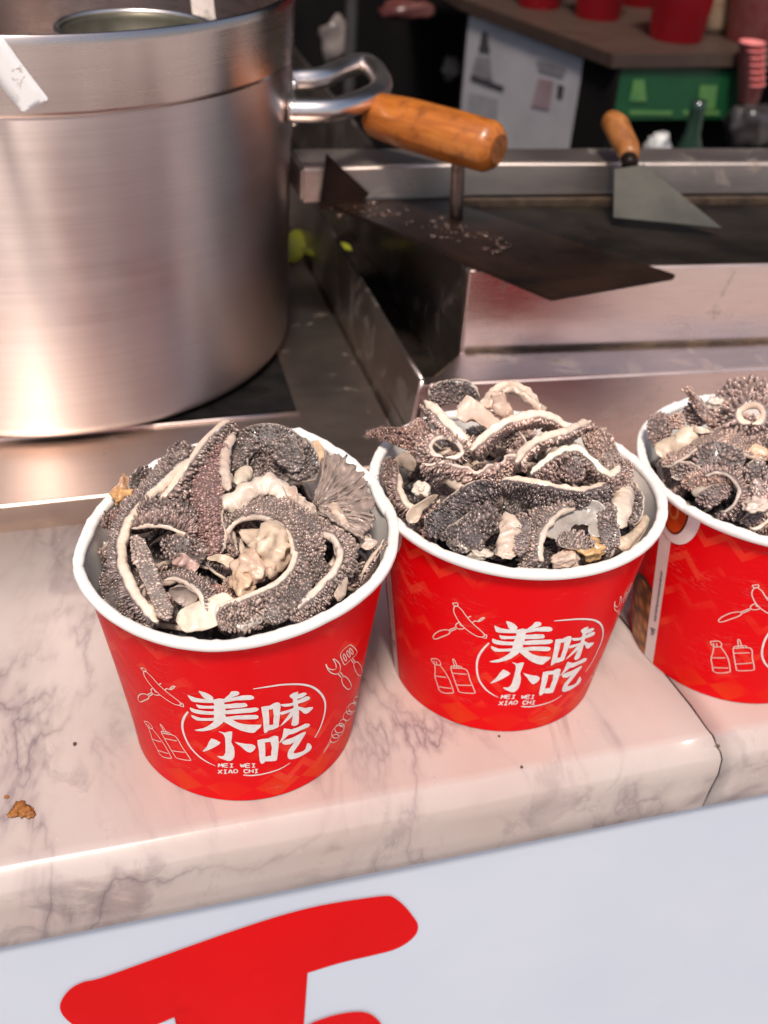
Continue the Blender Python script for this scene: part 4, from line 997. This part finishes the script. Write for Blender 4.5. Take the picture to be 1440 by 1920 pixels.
def lump(c, zf, X, Y, z, r_, label, col=CREAM, squash=(1, 1, .8), rough=.35, seed=0, name='fat_lump'):
    p = at(*zf(X, Y), HC+z*.001); bm = bmesh.new(); bmesh.ops.create_icosphere(bm, subdivisions=4, radius=1)
    V = np.array([v.co for v in bm.verts]); f = np.array([[v.index for v in q.verts] for q in bm.faces]); bm.free()
    d = np.array([rough*noise.noise(Vector(v)*1.7+Vector((seed, 0, 0)))-.28*abs(noise.noise(Vector(v)*2.6+Vector((0, seed, 0))))+.06*noise.noise(Vector(v)*7) for v in V])
    V2 = V*(1+d)[:, None]*np.array(squash)*r_*.001
    cols = np.array(col)[None]*(1+.5*d)[:, None]*np.array([1, 1, 1])
    if True: V2 = clampV(c, V2+p)-p
    o = mk(name, V2, (f,), M['flesh'], None, np.clip(cols, 0, 1)); o.location = p; tag(o, label, 'fat' if name == 'fat_lump' else 'tripe', GROUP[c]); return o
def fan(c, zf, ctr, r_px, a0, a1, z, label, col=(.36,.275,.235), pleats=15, lift=.006):
    """pleated fan of tripe leaf; angles on screen in degrees, 0 = right, 90 = down"""
    nr, na = 34, pleats*9; V = []; Cc_ = []
    P0 = at(*zf(*ctr), HC+z*.001)
    for i in range(nr):
        u = i/(nr-1)
        for j in range(na):
            t = j/(na-1); tw = t+.05*noise.noise((t*7, 0, 8))+.03*u*noise.noise((t*11, u*2, 4)); a = R(a0+(a1-a0)*tw)
            rr = r_px*(.10+.90*u)*(1+.16*noise.noise((t*5, 0, 1))+.08*u*noise.noise((t*22, 0, 6))+.05*u*noise.noise((t*60, 0, 2)))
            pz = z+1.0-u*u*5*(0.6+noise.noise((t*3, 2, 0)))
            p = at(*zf(ctr[0]+rr*math.cos(a), ctr[1]+rr*math.sin(a)), HC+pz*.001)
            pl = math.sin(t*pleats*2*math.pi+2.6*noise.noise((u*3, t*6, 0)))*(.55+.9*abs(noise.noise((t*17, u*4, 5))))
            v = nrm(CAM-p)
            p = p+v*(.0014*pl*min(1, u*2.2)+.0022*noise.noise((u*9, t*26, 3))+.0032*noise.noise((u*3, t*6, 7))+lift*(1-u)**2*.3)
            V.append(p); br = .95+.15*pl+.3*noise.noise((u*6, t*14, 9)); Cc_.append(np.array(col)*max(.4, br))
    V = np.array(V); V = clampV(c, V); 
    f = grid_faces(nr, na, False); org = P0
    o = mk('tripe_fan', V-org, (f,), M['flesh'], None, np.array(Cc_)); o.location = org
    md = o.modifiers.new('thick', 'SOLIDIFY'); md.thickness = .0012; md.offset = -1
    tag(o, label, 'tripe', GROUP[c]); return o

for c in (1, 2, 3): bed(c)
fillers(1, 32, -.006, seed=11, rmax=.053, drop=.008)
fillers(2, 28, -.004, seed=22, rmax=.053, h0=.006, drop=.011)
fillers(3, 24, -.006, seed=33, rmax=.053, h0=.006, drop=.010)

# ---- left cup, traced piece by piece
c = 1
T3(c, z1, [(700,85,26),(640,110,27),(560,175,24),(490,260,20),(425,345,14),(385,400,10)], [-20,-30,-35,-40,-45], 11, 'thick grey tripe ridge rising above the rear rim of the left cup', T=4.2, col=(.13,.105,.095), ph=2.2, ps=1.25, noclamp=True)
T3(c, z1, [(520,215,22),(440,290,18),(350,370,14),(275,460,12),(240,560,10),(240,650,9),(270,735,7),(320,815,4),(380,885,1)], [60,75,82,85,85,80,75], 14, 'long cream edged tripe strip bowing down the left side of the left cup', T=5.0, col=(.11,.09,.085), cream=(.60,.48,.385), ph=2.2)
T3(c, z1, [(655,165,22),(630,230,20),(600,310,17),(590,400,14),(600,490,11),(620,580,7),(630,620,4)], [15,18,22,25,25], 15.5, 'brown leaf shaped tripe piece with fine grains in the middle of the left cup', T=3.2, col=(.115,.075,.07), ph=1.5, ps=1.0, ends=(3,1.5))
T3(c, z1, [(690,110,24),(660,180,23),(655,260,21),(672,350,17)], [-150,-160,-170], 4.5, 'narrow cream tendon along the brown leaf shaped tripe in the left cup', pap=False, T=3, cream=(.58,.45,.37))
T3(c, z1, [(690,270,14),(710,190,18),(780,140,20),(870,140,20),(950,185,18),(990,240,15),(960,310,12)], [-25,-20,0,10,20], 13.5, 'crumpled dark tripe arch along the rear rim of the left cup', T=3.5, col=(.09,.075,.07), ph=2.2, ps=1.3, ruffle=2.4)
T3(c, z1, [(880,150,19),(930,220,18),(950,270,14)], 0, 12, 'crumpled dark tripe knot behind the fan in the left cup', T=3.5, col=(.10,.085,.08), ph=2.2, ps=1.25, ruffle=2.4)
T3(c, z1, [(715,330,14),(730,290,16),(760,250,16)], [180,170], 7, 'short upright cream tripe tab under the dark arch in the left cup', pap=False, T=2.6, cream=(.55,.45,.35))
T3(c, z1, [(650,420,15),(710,385,17),(770,345,19),(830,325,20),(880,350,18),(905,400,15)], 180, 8.5, 'white smooth gristle curl above the big loop in the left cup', pap=False, T=6.5, cream=(.66,.53,.44), ruffle=1.5, fat=2.5)
T3(c, z1, [(900,330,19),(925,390,18),(945,450,16)], [150,130], 5, 'thin pinkish tripe flap beside the white gristle curl in the left cup', pap=False, T=1.6, cream=(.50,.36,.29), ruffle=2)
# hero loop
T3(c, z1, [(668,560,7),(672,520,9),(705,482,12),(770,462,15),(850,475,17),(915,520,17),(942,590,15),(925,660,13),(865,728,11),(775,790,9),(700,845,6),(640,905,2)], [-60,-60,-62,-58,-50,-48,-42,-35,-28,-20], 17.5, 'big curled tripe loop with cream inner edge at the front of the left cup', T=3.8, col=(.135,.108,.097), cream=(.62,.50,.41), ph=1.7, ps=1.0)
T3(c, z1, [(1010,600,8),(990,680,7),(940,760,5),(880,830,3),(830,890,0)], [-10,0,5], 11, 'dark grained tripe band running under the big loop in the left cup', T=3.2, col=(.095,.078,.072), ph=1.7)
lump(c, z1, 830, 590, 11, 10.5, 'large folded cream fat lump inside the big loop in the left cup', (.66,.50,.37), (1.05,1,.9), .55, 3)
lump(c, z1, 770, 660, 9, 7.5, 'pinkish fat lump under the folded one inside the big loop', (.62,.44,.33), (1,1.1,.8), .5, 8)
lump(c, z1, 735, 720, 6, 6.5, 'small peach fat lump at the lower end of the big loop', (.62,.43,.29), (.8,1.3,.8), .5, 12)
T3(c, z1, [(1000,525,10),(1060,528,12),(1110,560,12),(1128,615,11),(1105,675,9),(1050,735,7),(985,795,4),(915,860,1)], [-75,-75,-72,-70,-60,-50], 13, 'second cream edged tripe curve right of the big loop in the left cup', T=4.0, col=(.13,.105,.095), cream=(.60,.49,.41), ph=1.7)
T3(c, z1, [(1030,470,12),(1090,500,12),(1140,560,11),(1160,640,8)], [-25,-20,-10], 9, 'grained tripe flap outside the second curve in the left cup', T=3, col=(.14,.115,.105), ph=1.8)
fan(c, z1, (1020,420), 245, -78, 30, 14, 'pale pleated tripe fan by the right rim of the left cup')
fan(c, z1, (1080,430), 185, -5, 75, 9, 'smaller pleated tripe fan below the large one in the left cup', (.25,.195,.17), 11)
T3(c, z1, [(940,380,16),(985,420,16),(1030,440,15)], 180, 6, 'cream stalk at the root of the pleated fan in the left cup', pap=False, T=4, cream=(.54,.42,.34), fat=2)
T3(c, z1, [(1095,400,17),(1125,450,16),(1165,505,13)], 180, 4.5, 'slim cream sliver lying over the pleated fan in the left cup', pap=False, T=3, cream=(.55,.41,.32), fat=2)
T3(c, z1, [(1200,505,9),(1230,540,9),(1250,590,6)], 180, 6, 'ragged cream scrap near the right rim of the left cup', pap=False, T=2.5, cream=(.55,.42,.34), ruffle=3, fat=3)
T3(c, z1, [(1320,545,4),(1275,600,4),(1235,670,2),(1215,730,-2)], [-40,-35], 9.5, 'grey tripe strip with cream border against the right wall of the left cup', T=3.4, col=(.17,.13,.115), ph=1.0, ps=1.0)
T3(c, z1, [(1060,215,13),(1090,250,13),(1100,300,10)], [140,120], 9, 'curled brown tripe edge by the rear right rim of the left cup', pap=False, T=1.8, cream=(.26,.18,.15), ruffle=3)
T3(c, z1, [(1020,150,10),(1040,190,11),(1050,230,9)], 180, 6, 'translucent peach fat sliver at the rear rim of the left cup', pap=False, T=2.2, cream=(.64,.46,.30), ruffle=2)
T3(c, z1, [(462,892,-1),(530,868,2),(610,842,4),(700,800,6)], [150,160,170], 11, 'smooth cream tripe wedge at the front rim of the left cup', pap=False, T=2.0, cream=(.64,.53,.42), ruffle=1.2, curl=.06)
T3(c, z1, [(700,905,-1),(770,855,2),(850,790,5)], 170, 8.5, 'smooth white tripe back between two dark bands at the front of the left cup', pap=False, T=2.6, cream=(.62,.54,.48))
T3(c, z1, [(280,505,11),(350,495,13),(430,500,13),(490,530,11),(520,560,8)], [-70,-65,-60], 12, 'gill fringed tripe strip with a pale edge at the left of the left cup', T=3.0, col=(.12,.092,.085), ph=3.2, ps=1.15)
T3(c, z1, [(300,440,12),(380,430,13),(470,440,12),(540,470,10)], [-30,-20], 10, 'dark tripe fold behind the gill fringed strip in the left cup', T=3.0, col=(.10,.08,.075), ph=2.6, ps=1.1)
T3(c, z1, [(295,545,9),(325,630,9),(365,725,7),(400,815,4),(425,880,1)], [10,0,-10], 7, 'pale rough tripe strip leaning beside the long cream one in the left cup', T=3.2, col=(.17,.14,.125), ph=1.1, ps=1.0, ruffle=2)
T3(c, z1, [(405,715,6),(470,715,8),(530,745,8),(562,790,6),(570,840,3)], [-72,-70,-65], 10, 'small arched tripe curl near the front of the left cup', T=3.0, col=(.12,.095,.088), cream=(.58,.46,.38), ph=2.0)
T3(c, z1, [(430,770,4),(500,760,5),(540,800,3)], [-150,-140], 8, 'smooth inner face of a tripe curl near the front of the left cup', pap=False, T=2, cream=(.36,.28,.24))
T3(c, z1, [(345,260,9),(320,310,9),(300,370,8)], [-20,10], 10, 'dark tripe tuft against the rear left wall of the left cup', T=3, col=(.07,.055,.05), ph=2.6, ps=1.3)
T3(c, z1, [(290,290,8),(255,330,7),(230,385,5)], [160,150], 8, 'orange tinted tripe fold against the left wall of the left cup', pap=False, T=3, cream=(.50,.29,.18), ruffle=2.5, fat=3)
lump(c, z1, 245, 375, 7, 5, 'orange fat scrap by the left wall of the left cup', (.62,.34,.14), (1,1,.7), .6, 21)
T3(c, z1, [(165,505,3),(215,475,6),(265,450,8)], [-30,-20], 9, 'brown tripe fringe poking to the left wall of the left cup', T=3, col=(.105,.072,.066), ph=2.6)
T3(c, z1, [(200,640,1),(205,720,0),(235,800,-2),(290,860,-4)], [20,25,25], 12, 'dark grained tripe flank below the long cream strip in the left cup', T=3, col=(.10,.082,.076), ph=1.9)
T3(c, z1, [(440,640,7),(500,640,9),(555,655,7)], [150,160], 6, 'small pink tripe scrap left of the big loop in the left cup', pap=False, T=3, cream=(.50,.33,.28), ruffle=3, fat=3)
T3(c, z1, [(585,630,6),(640,625,8),(700,655,7)], 170, 5.5, 'pointed cream tripe tip between the brown leaf and the big loop', pap=False, T=2.4, cream=(.56,.43,.31), ends=(3,1))
T3(c, z1, [(400,560,9),(460,580,9),(520,600,7),(545,560,6)], [10,-10], 11, 'dark wrinkled tripe knot left of the brown leaf in the left cup', T=3, col=(.10,.08,.074), ph=2.2, ps=1.2, ruffle=1.5)
T3(c, z1, [(690,500,8),(700,560,7),(720,600,5)], [40,60], 9, 'fringed tripe end inside the big loop in the left cup', T=2.6, col=(.16,.125,.115), ph=2.6)
T3(c, z1, [(1150,690,3),(1130,760,0),(1120,800,-2)], [150,160], 5, 'narrow cream tripe edge at the front right of the left cup', pap=False, T=3, cream=(.56,.43,.34))
T3(c, z1, [(1050,640,5),(1060,690,4),(1040,740,2)], [20,20], 9, 'dark tripe fold inside the second curve in the left cup', T=3, col=(.085,.07,.066), ph=2.2)

T3(c, z1, [(430,200,4),(520,230,9),(560,290,10),(540,360,8)], [10,0,-10], 13, 'dark tripe fold under the raised ridge at the rear of the left cup', T=3, col=(.10,.08,.075), ph=2.2, ps=1.15)
T3(c, z1, [(700,300,8),(790,240,9),(870,260,10),(910,320,9)], [0,10,10], 14, 'dark tripe fold under the crumpled arch of the left cup', T=3, col=(.085,.07,.066), ph=2.2, ps=1.15)
T3(c, z1, [(360,330,5),(300,400,6),(280,470,6)], [10,10], 13, 'dark tripe fold behind the long cream strip of the left cup', T=3, col=(.09,.07,.065), ph=2.2, ps=1.1)
# ---- middle cup
c = 2
T3(c, z2, [(35,208,9),(80,208,10),(140,220,12),(200,240,14),(250,265,14)], [10,5,0], 10, 'brown pointed tripe tip sticking out over the left rim of the middle cup', T=3, col=(.13,.082,.07), ph=1.8, ps=1.1, ends=(5,1), noclamp=True)
T3(c, z2, [(255,100,26),(310,65,28),(370,65,28),(425,100,25)], [0,10,20], 12, 'dark tufted tripe at the top rear of the middle cup', T=3.4, col=(.075,.06,.056), ph=2.4, ps=1.35, noclamp=True)
T3(c, z2, [(235,95,30),(275,130,31),(325,180,30),(370,225,27),(405,262,23)], [75,72,70], 12, 'straight cream edged tripe strip slanting down the rear left of the middle cup', T=5.2, col=(.14,.105,.095), cream=(.66,.53,.43), ph=2.0, noclamp=True)
T3(c, z2, [(300,292,22),(268,280,22),(258,255,23),(278,230,24),(315,228,25),(348,245,25),(368,275,24),(350,292,22),(310,294,22)], -72, 10, 'small tripe ring with a radiating fringe at the left of the middle cup', T=3.2, col=(.19,.145,.13), cream=(.64,.52,.44), ph=3.0, ps=1.1)
T3(c, z2, [(400,268,28),(440,225,31),(500,180,34),(570,150,35),(640,142,34),(700,160,31),(745,195,27)], [70,70,68,65], 13, 'long cream tripe arch crossing the top of the middle cup', T=4.8, col=(.21,.155,.135), cream=(.68,.54,.44), ph=1.6, noclamp=True)
T3(c, z2, [(460,115,30),(495,75,33),(530,58,35),(565,72,35),(610,110,33),(640,140,31)], [120,110,100], 9, 'thick cream tripe hoop at the very top of the middle cup', pap=False, T=5.0, cream=(.66,.50,.40), fat=2, noclamp=True)
T3(c, z2, [(490,70,33),(500,110,32),(530,150,30)], 175, 7, 'pinkish gristle piece under the top hoop of the middle cup', pap=False, T=5, cream=(.60,.43,.34), fat=3, ruffle=2, noclamp=True)
T3(c, z2, [(350,130,27),(400,140,28),(450,170,27),(480,200,26)], [150,130], 13, 'pale smooth tripe fold behind the long arch of the middle cup', pap=False, T=3.2, cream=(.58,.43,.35), ruffle=2, noclamp=True)
T3(c, z2, [(560,310,26),(590,260,28),(650,225,30),(720,205,30),(790,175,28),(820,165,26)], [75,72,70,65], 10, 'cream forked tripe strip on the upper right of the middle cup', T=4.2, col=(.20,.15,.13), cream=(.66,.52,.42), ph=1.6)
T3(c, z2, [(610,350,23),(660,305,26),(720,265,28),(780,262,28),(820,300,25),(870,345,21),(920,350,17),(955,325,14)], [62,60,55,40,20], 14, 'tripe strip folded over dark grains at the right of the middle cup', T=4.2, col=(.14,.105,.095), cream=(.66,.53,.43), ph=2.2, ps=1.2)
T3(c, z2, [(820,190,22),(850,250,21),(890,330,16),(940,370,12)], [-20,0,15], 13, 'brown grained tripe flap hanging at the rear right of the middle cup', T=3.2, col=(.155,.115,.10), ph=2.0, ps=1.2)
T3(c, z2, [(855,190,18),(860,240,18),(855,300,15)], 180, 5, 'upright cream tripe slip at the rear right of the middle cup', pap=False, T=2.4, cream=(.60,.46,.36))
T3(c, z2, [(505,372,22),(570,372,24),(650,392,24),(730,412,22),(810,420,19),(885,395,15)], [38,35,32,30], 14.5, 'long dark tripe roll with cream top edge across the middle cup', T=4.4, col=(.066,.054,.053), cream=(.62,.48,.38), ph=2.0, ps=1.05)
T3(c, z2, [(225,315,17),(300,325,19),(370,345,20),(430,360,20),(490,345,20),(545,315,20),(575,330,18)], [35,30,25,30], 11, 'wavy fringed tripe ribbon below the ring in the middle cup', T=3, col=(.20,.15,.135), cream=(.62,.50,.42), ph=3.0, ps=1.2, ruffle=2.2)
T3(c, z2, [(240,560,4),(300,520,8),(360,470,12),(430,430,15),(500,410,17)], [0,0,10], 14, 'broad charcoal tripe slab in the centre of the middle cup', T=3.6, col=(.052,.043,.043), ph=2.4, ps=1.25, ruffle=3.2)
T3(c, z2, [(300,590,2),(370,570,5),(430,530,9),(480,480,12)], [10,5], 14, 'dark crumpled tripe fold below the charcoal slab in the middle cup', T=3.4, col=(.068,.056,.054), ph=2.3, ps=1.3, ruffle=1.5)
T3(c, z2, [(150,350,9),(152,410,8),(180,460,6),(225,475,5),(262,440,7)], [75,72,70,70], 11, 'cream lipped tripe scoop at the left wall of the middle cup', T=3.6, col=(.15,.11,.10), cream=(.60,.48,.39), ph=2.4)
T3(c, z2, [(285,425,11),(245,450,11),(205,480,8),(180,525,4)], [150,160,170], 5.5, 'curved cream tripe tongue at the left of the middle cup', pap=False, T=3.4, cream=(.56,.44,.34), ends=(3,1))
lump(c, z2, 225, 405, 8, 4.2, 'small white fat nugget in the cream scoop of the middle cup', (.72,.62,.52), (1,1,.8), .4, 5)
T3(c, z2, [(240,350,13),(280,345,15),(320,360,15)], [0,10], 9, 'dark tripe clump beside the white nugget in the middle cup', T=3, col=(.06,.05,.048), ph=2.6, ps=1.4)
T3(c, z2, [(300,360,13),(345,385,14),(380,415,13)], 175, 5, 'small cream tripe tab left of the charcoal slab', pap=False, T=3, cream=(.60,.48,.38))
T3(c, z2, [(130,300,8),(165,310,9),(205,325,9)], [-160,-150], 7, 'brown smooth tripe arc near the left rim of the middle cup', pap=False, T=2.6, cream=(.36,.27,.21))
T3(c, z2, [(105,310,4),(115,370,3),(135,430,1)], [10,10], 10, 'dark fringed tripe against the left wall of the middle cup', T=3, col=(.10,.075,.068), ph=2.6)
T3(c, z2, [(520,490,13),(535,540,11),(528,600,7),(512,660,2)], [170,165], 7.5, 'wrinkled cream tripe strip standing at the front of the middle cup', pap=False, T=3.6, cream=(.60,.46,.37), ruffle=2.5, fat=3)
T3(c, z2, [(575,495,11),(580,560,9),(568,640,4)], [0,10], 7, 'grey grained tripe backing the cream front strip in the middle cup', T=3, col=(.14,.115,.11), ph=1.8)
T3(c, z2, [(765,475,14),(715,490,14),(675,530,12),(650,585,9),(645,640,5),(655,690,1)], [58,56,55,52], 14, 'cream edged tripe hook at the front of the middle cup', T=4.2, col=(.14,.115,.105), cream=(.66,.54,.44), ph=2.0)
T3(c, z2, [(690,580,7),(720,520,10),(780,490,11),(835,510,10),(860,570,7)], [165,160,150], 12, 'grey translucent tripe lining inside the hook of the middle cup', pap=False, T=2.2, cream=(.34,.30,.27), ruffle=1.5)
T3(c, z2, [(700,600,6),(760,590,8),(830,600,7)], [-30,-20], 9, 'grained tripe fold inside the hook of the middle cup', T=3, col=(.13,.108,.10), ph=1.8)
T3(c, z2, [(875,460,12),(880,530,10),(890,600,5),(900,650,0)], [0,5], 8, 'narrow dark tripe strip beside the hook of the middle cup', T=3, col=(.11,.09,.085), ph=1.9)
T3(c, z2, [(945,385,9),(935,440,10),(915,500,8),(905,540,5)], 172, 10, 'smooth cream tripe flap at the right of the middle cup', pap=False, T=2.6, cream=(.62,.50,.41), ruffle=1.4)
T3(c, z2, [(965,400,6),(975,460,5),(965,530,2)], [20,20], 8, 'dark tripe strip along the right wall of the middle cup', T=3, col=(.10,.085,.08), ph=2.0)
T3(c, z2, [(968,380,7),(985,440,6),(980,500,3)], [90,90], 5, 'thin cream tripe edge along the right wall of the middle cup', pap=False, T=2.2, cream=(.62,.50,.41))
T3(c, z2, [(1012,500,0),(1005,550,0),(965,590,0),(915,610,-2)], 170, 7.5, 'smooth tan tripe curl at the front right wall of the middle cup', pap=False, T=4, cream=(.56,.43,.32))
lump(c, z2, 825, 620, 3, 5.5, 'orange stained fat scrap at the front of the middle cup', (.55,.33,.15), (1.1,1,.7), .6, 31)
lump(c, z2, 730, 655, 0, 5, 'cream fat scrap at the front rim of the middle cup', (.60,.45,.36), (1.2,1,.7), .5, 33)
T3(c, z2, [(235,565,0),(300,560,2),(370,580,2),(425,625,0)], [-60,-60], 10, 'fringed tripe arc along the front left rim of the middle cup', T=2.6, col=(.08,.066,.063), ph=2.6, cream=(.55,.46,.40))
lump(c, z2, 355, 605, 0, 5, 'smooth whitish fat piece at the front left rim of the middle cup', (.60,.52,.46), (1.4,.9,.6), .35, 41)
lump(c, z2, 430, 635, -2, 4, 'small cream scrap at the front rim of the middle cup', (.58,.50,.42), (1.3,.9,.6), .4, 43)
T3(c, z2, [(210,170,18),(225,215,18),(260,240,18)], [10,0], 11, 'brown tripe fold under the slanting strip of the middle cup', T=3, col=(.14,.10,.09), ph=2.0)
T3(c, z2, [(520,210,24),(560,250,23),(570,290,21)], [10,20], 10, 'dark tripe fold under the long arch of the middle cup', T=3, col=(.12,.09,.08), ph=2.0)
T3(c, z2, [(700,300,21),(750,330,20),(790,370,17)], [0,10], 13, 'grained tripe belly under the folded strip of the middle cup', T=3, col=(.125,.095,.088), ph=2.1, ps=1.2)

# ---- right cup (zoom frame of the visible part)
c = 3
T3(c, z3, [(600,150,34),(650,230,30),(720,330,27),(800,430,24),(900,500,22)], [20,10,0], 6, 'thin ragged tripe spike rising at the rear of the right cup', T=2.6, col=(.17,.12,.105), ph=1.4, ps=1.1, ends=(2,1), ruffle=2, noclamp=True)
T3(c, z3, [(640,150,34),(600,175,34),(540,175,34)], [10,10], 3.5, 'small bent twig of tripe on the spike of the right cup', T=2, col=(.19,.13,.11), ph=1.0, ps=1.0, noclamp=True)
T3(c, z3, [(1260,520,24),(1160,480,25),(1140,400,27),(1220,340,29),(1330,345,29),(1390,410,27),(1370,490,25),(1280,525,24)], -70, 9, 'round tripe rosette with a cream ring on top of the right cup', T=4.0, col=(.19,.145,.135), cream=(.66,.50,.39), ph=5.0, ps=1.5, noclamp=True)
T3(c, z3, [(1060,600,19),(1030,480,21),(1060,350,23),(1160,260,25),(1300,225,26),(1440,260,26)], [-40,-40,-35], 13, 'frilled tripe collar around the rosette of the right cup', T=3, col=(.18,.138,.128), ph=3.2, ps=1.5, ruffle=2, noclamp=True)
T3(c, z3, [(1440,590,20),(1300,600,20),(1150,590,19),(1000,560,19)], [20,20], 12, 'frilled brown tripe band below the rosette of the right cup', T=3, col=(.165,.122,.112), ph=2.8, ps=1.5, ruffle=2)
T3(c, z3, [(330,420,13),(310,520,12),(320,640,9),(350,760,5)], [10,10], 12, 'dark grained tripe against the rear left wall of the right cup', T=3, col=(.12,.092,.085), ph=1.7, ps=1.1)
T3(c, z3, [(420,480,16),(490,500,17),(560,560,16)], [10,0], 11, 'tan grained tripe flap at the left of the right cup', T=3, col=(.20,.145,.125), ph=1.4, ps=1.0)
T3(c, z3, [(560,420,18),(680,430,20),(800,500,20)], [0,10], 12, 'dark tripe fold behind the cream sheet of the right cup', T=3, col=(.12,.09,.083), ph=1.9, ps=1.1)
T3(c, z3, [(290,850,6),(400,770,10),(520,720,14),(620,640,17),(700,580,19)], 172, 10, 'smooth cream tripe sheet at the left of the right cup', pap=False, T=2.6, cream=(.64,.50,.38), ruffle=1.2)
T3(c, z3, [(640,560,19),(740,590,20),(860,610,19)], 175, 5, 'forked cream tripe tip in the middle of the right cup', pap=False, T=3, cream=(.66,.52,.41), ends=(1,4))
T3(c, z3, [(330,970,3),(450,960,6),(570,890,9),(700,800,13),(860,740,16),(1000,770,17),(1130,840,16),(1280,880,15),(1440,900,15)], [-55,-50,-52,-60,-60,-50], 14, 'long wavy tripe strip with pale edge crossing the right cup', T=3.2, col=(.175,.13,.112), cream=(.56,.44,.36), ph=1.2, ps=1.0)
T3(c, z3, [(1230,800,17),(1340,830,17),(1440,880,16)], 175, 8, 'peach smooth tripe end on the wavy strip of the right cup', pap=False, T=2.6, cream=(.62,.40,.26))
T3(c, z3, [(700,960,9),(820,870,13),(950,850,14),(1080,930,13),(1150,1010,11)], [-25,-10,10], 14, 'dark swollen tripe fold in the middle of the right cup', T=3.4, col=(.10,.08,.076), ph=2.2, ps=1.35)
T3(c, z3, [(420,1020,3),(560,990,6),(680,1030,7),(800,1060,7)], [20,20], 8, 'narrow grained tripe band near the front rim of the right cup', T=3, col=(.13,.102,.095), ph=1.6)
T3(c, z3, [(440,1070,1),(560,1050,3),(680,1085,4)], 165, 5, 'pale tripe lip at the front left rim of the right cup', pap=False, T=2, cream=(.52,.42,.36))
T3(c, z3, [(540,1160,1),(680,1120,4),(820,1090,6),(960,1080,7),(1060,1130,6)], [10,5,0], 9, 'copper tinted tripe strip inside the ring loop of the right cup', T=3, col=(.175,.12,.10), ph=1.4)
T3(c, z3, [(700,1330,-2),(820,1290,1),(950,1230,3),(1050,1200,4)], [10,10], 9, 'grey tripe strip at the bottom of the ring loop of the right cup', T=3, col=(.14,.11,.105), ph=1.6)
T3(c, z3, [(650,1230,0),(780,1225,2),(900,1190,3)], 172, 6, 'smooth cream tripe inside the ring loop of the right cup', pap=False, T=2.2, cream=(.50,.42,.35))
T3(c, z3, [(780,1070,8),(920,1040,10),(1040,1070,11),(1110,1150,10),(1130,1250,8),(1090,1350,4),(1010,1420,0),(930,1440,-3)], [-70,-70,-68,-65], 13, 'thin rimmed tripe ring loop with fringe at the front of the right cup', T=2.6, col=(.16,.125,.118), cream=(.50,.41,.35), ph=2.6, ps=1.2)
T3(c, z3, [(1140,1530,-5),(1240,1440,0),(1340,1380,3),(1440,1340,5)], [40,45], 12, 'tripe strip with a tan edge at the front rim of the right cup', T=3, col=(.15,.118,.11), cream=(.52,.38,.29), ph=1.6)
T3(c, z3, [(1200,1080,10),(1300,1050,12),(1440,1080,12)], [0,10], 14, 'dark grained tripe heap at the right of the ring loop', T=3, col=(.105,.085,.08), ph=2.2, ps=1.3)
T3(c, z3, [(1260,1250,7),(1360,1200,9),(1440,1180,10)], [0,0], 12, 'pale grained tripe heap right of the ring loop', T=3, col=(.20,.16,.148), ph=1.8, ps=1.2)
lump(c, z3, 880, 310, 22, 4, 'white fat nugget beside the spike of the right cup', (.70,.60,.52), (1.1,1,.9), .4, 51)
lump(c, z3, 1310, 1370, 5, 5, 'cream fat scrap near the front of the right cup', (.60,.47,.40), (1.2,1,.6), .6, 53)
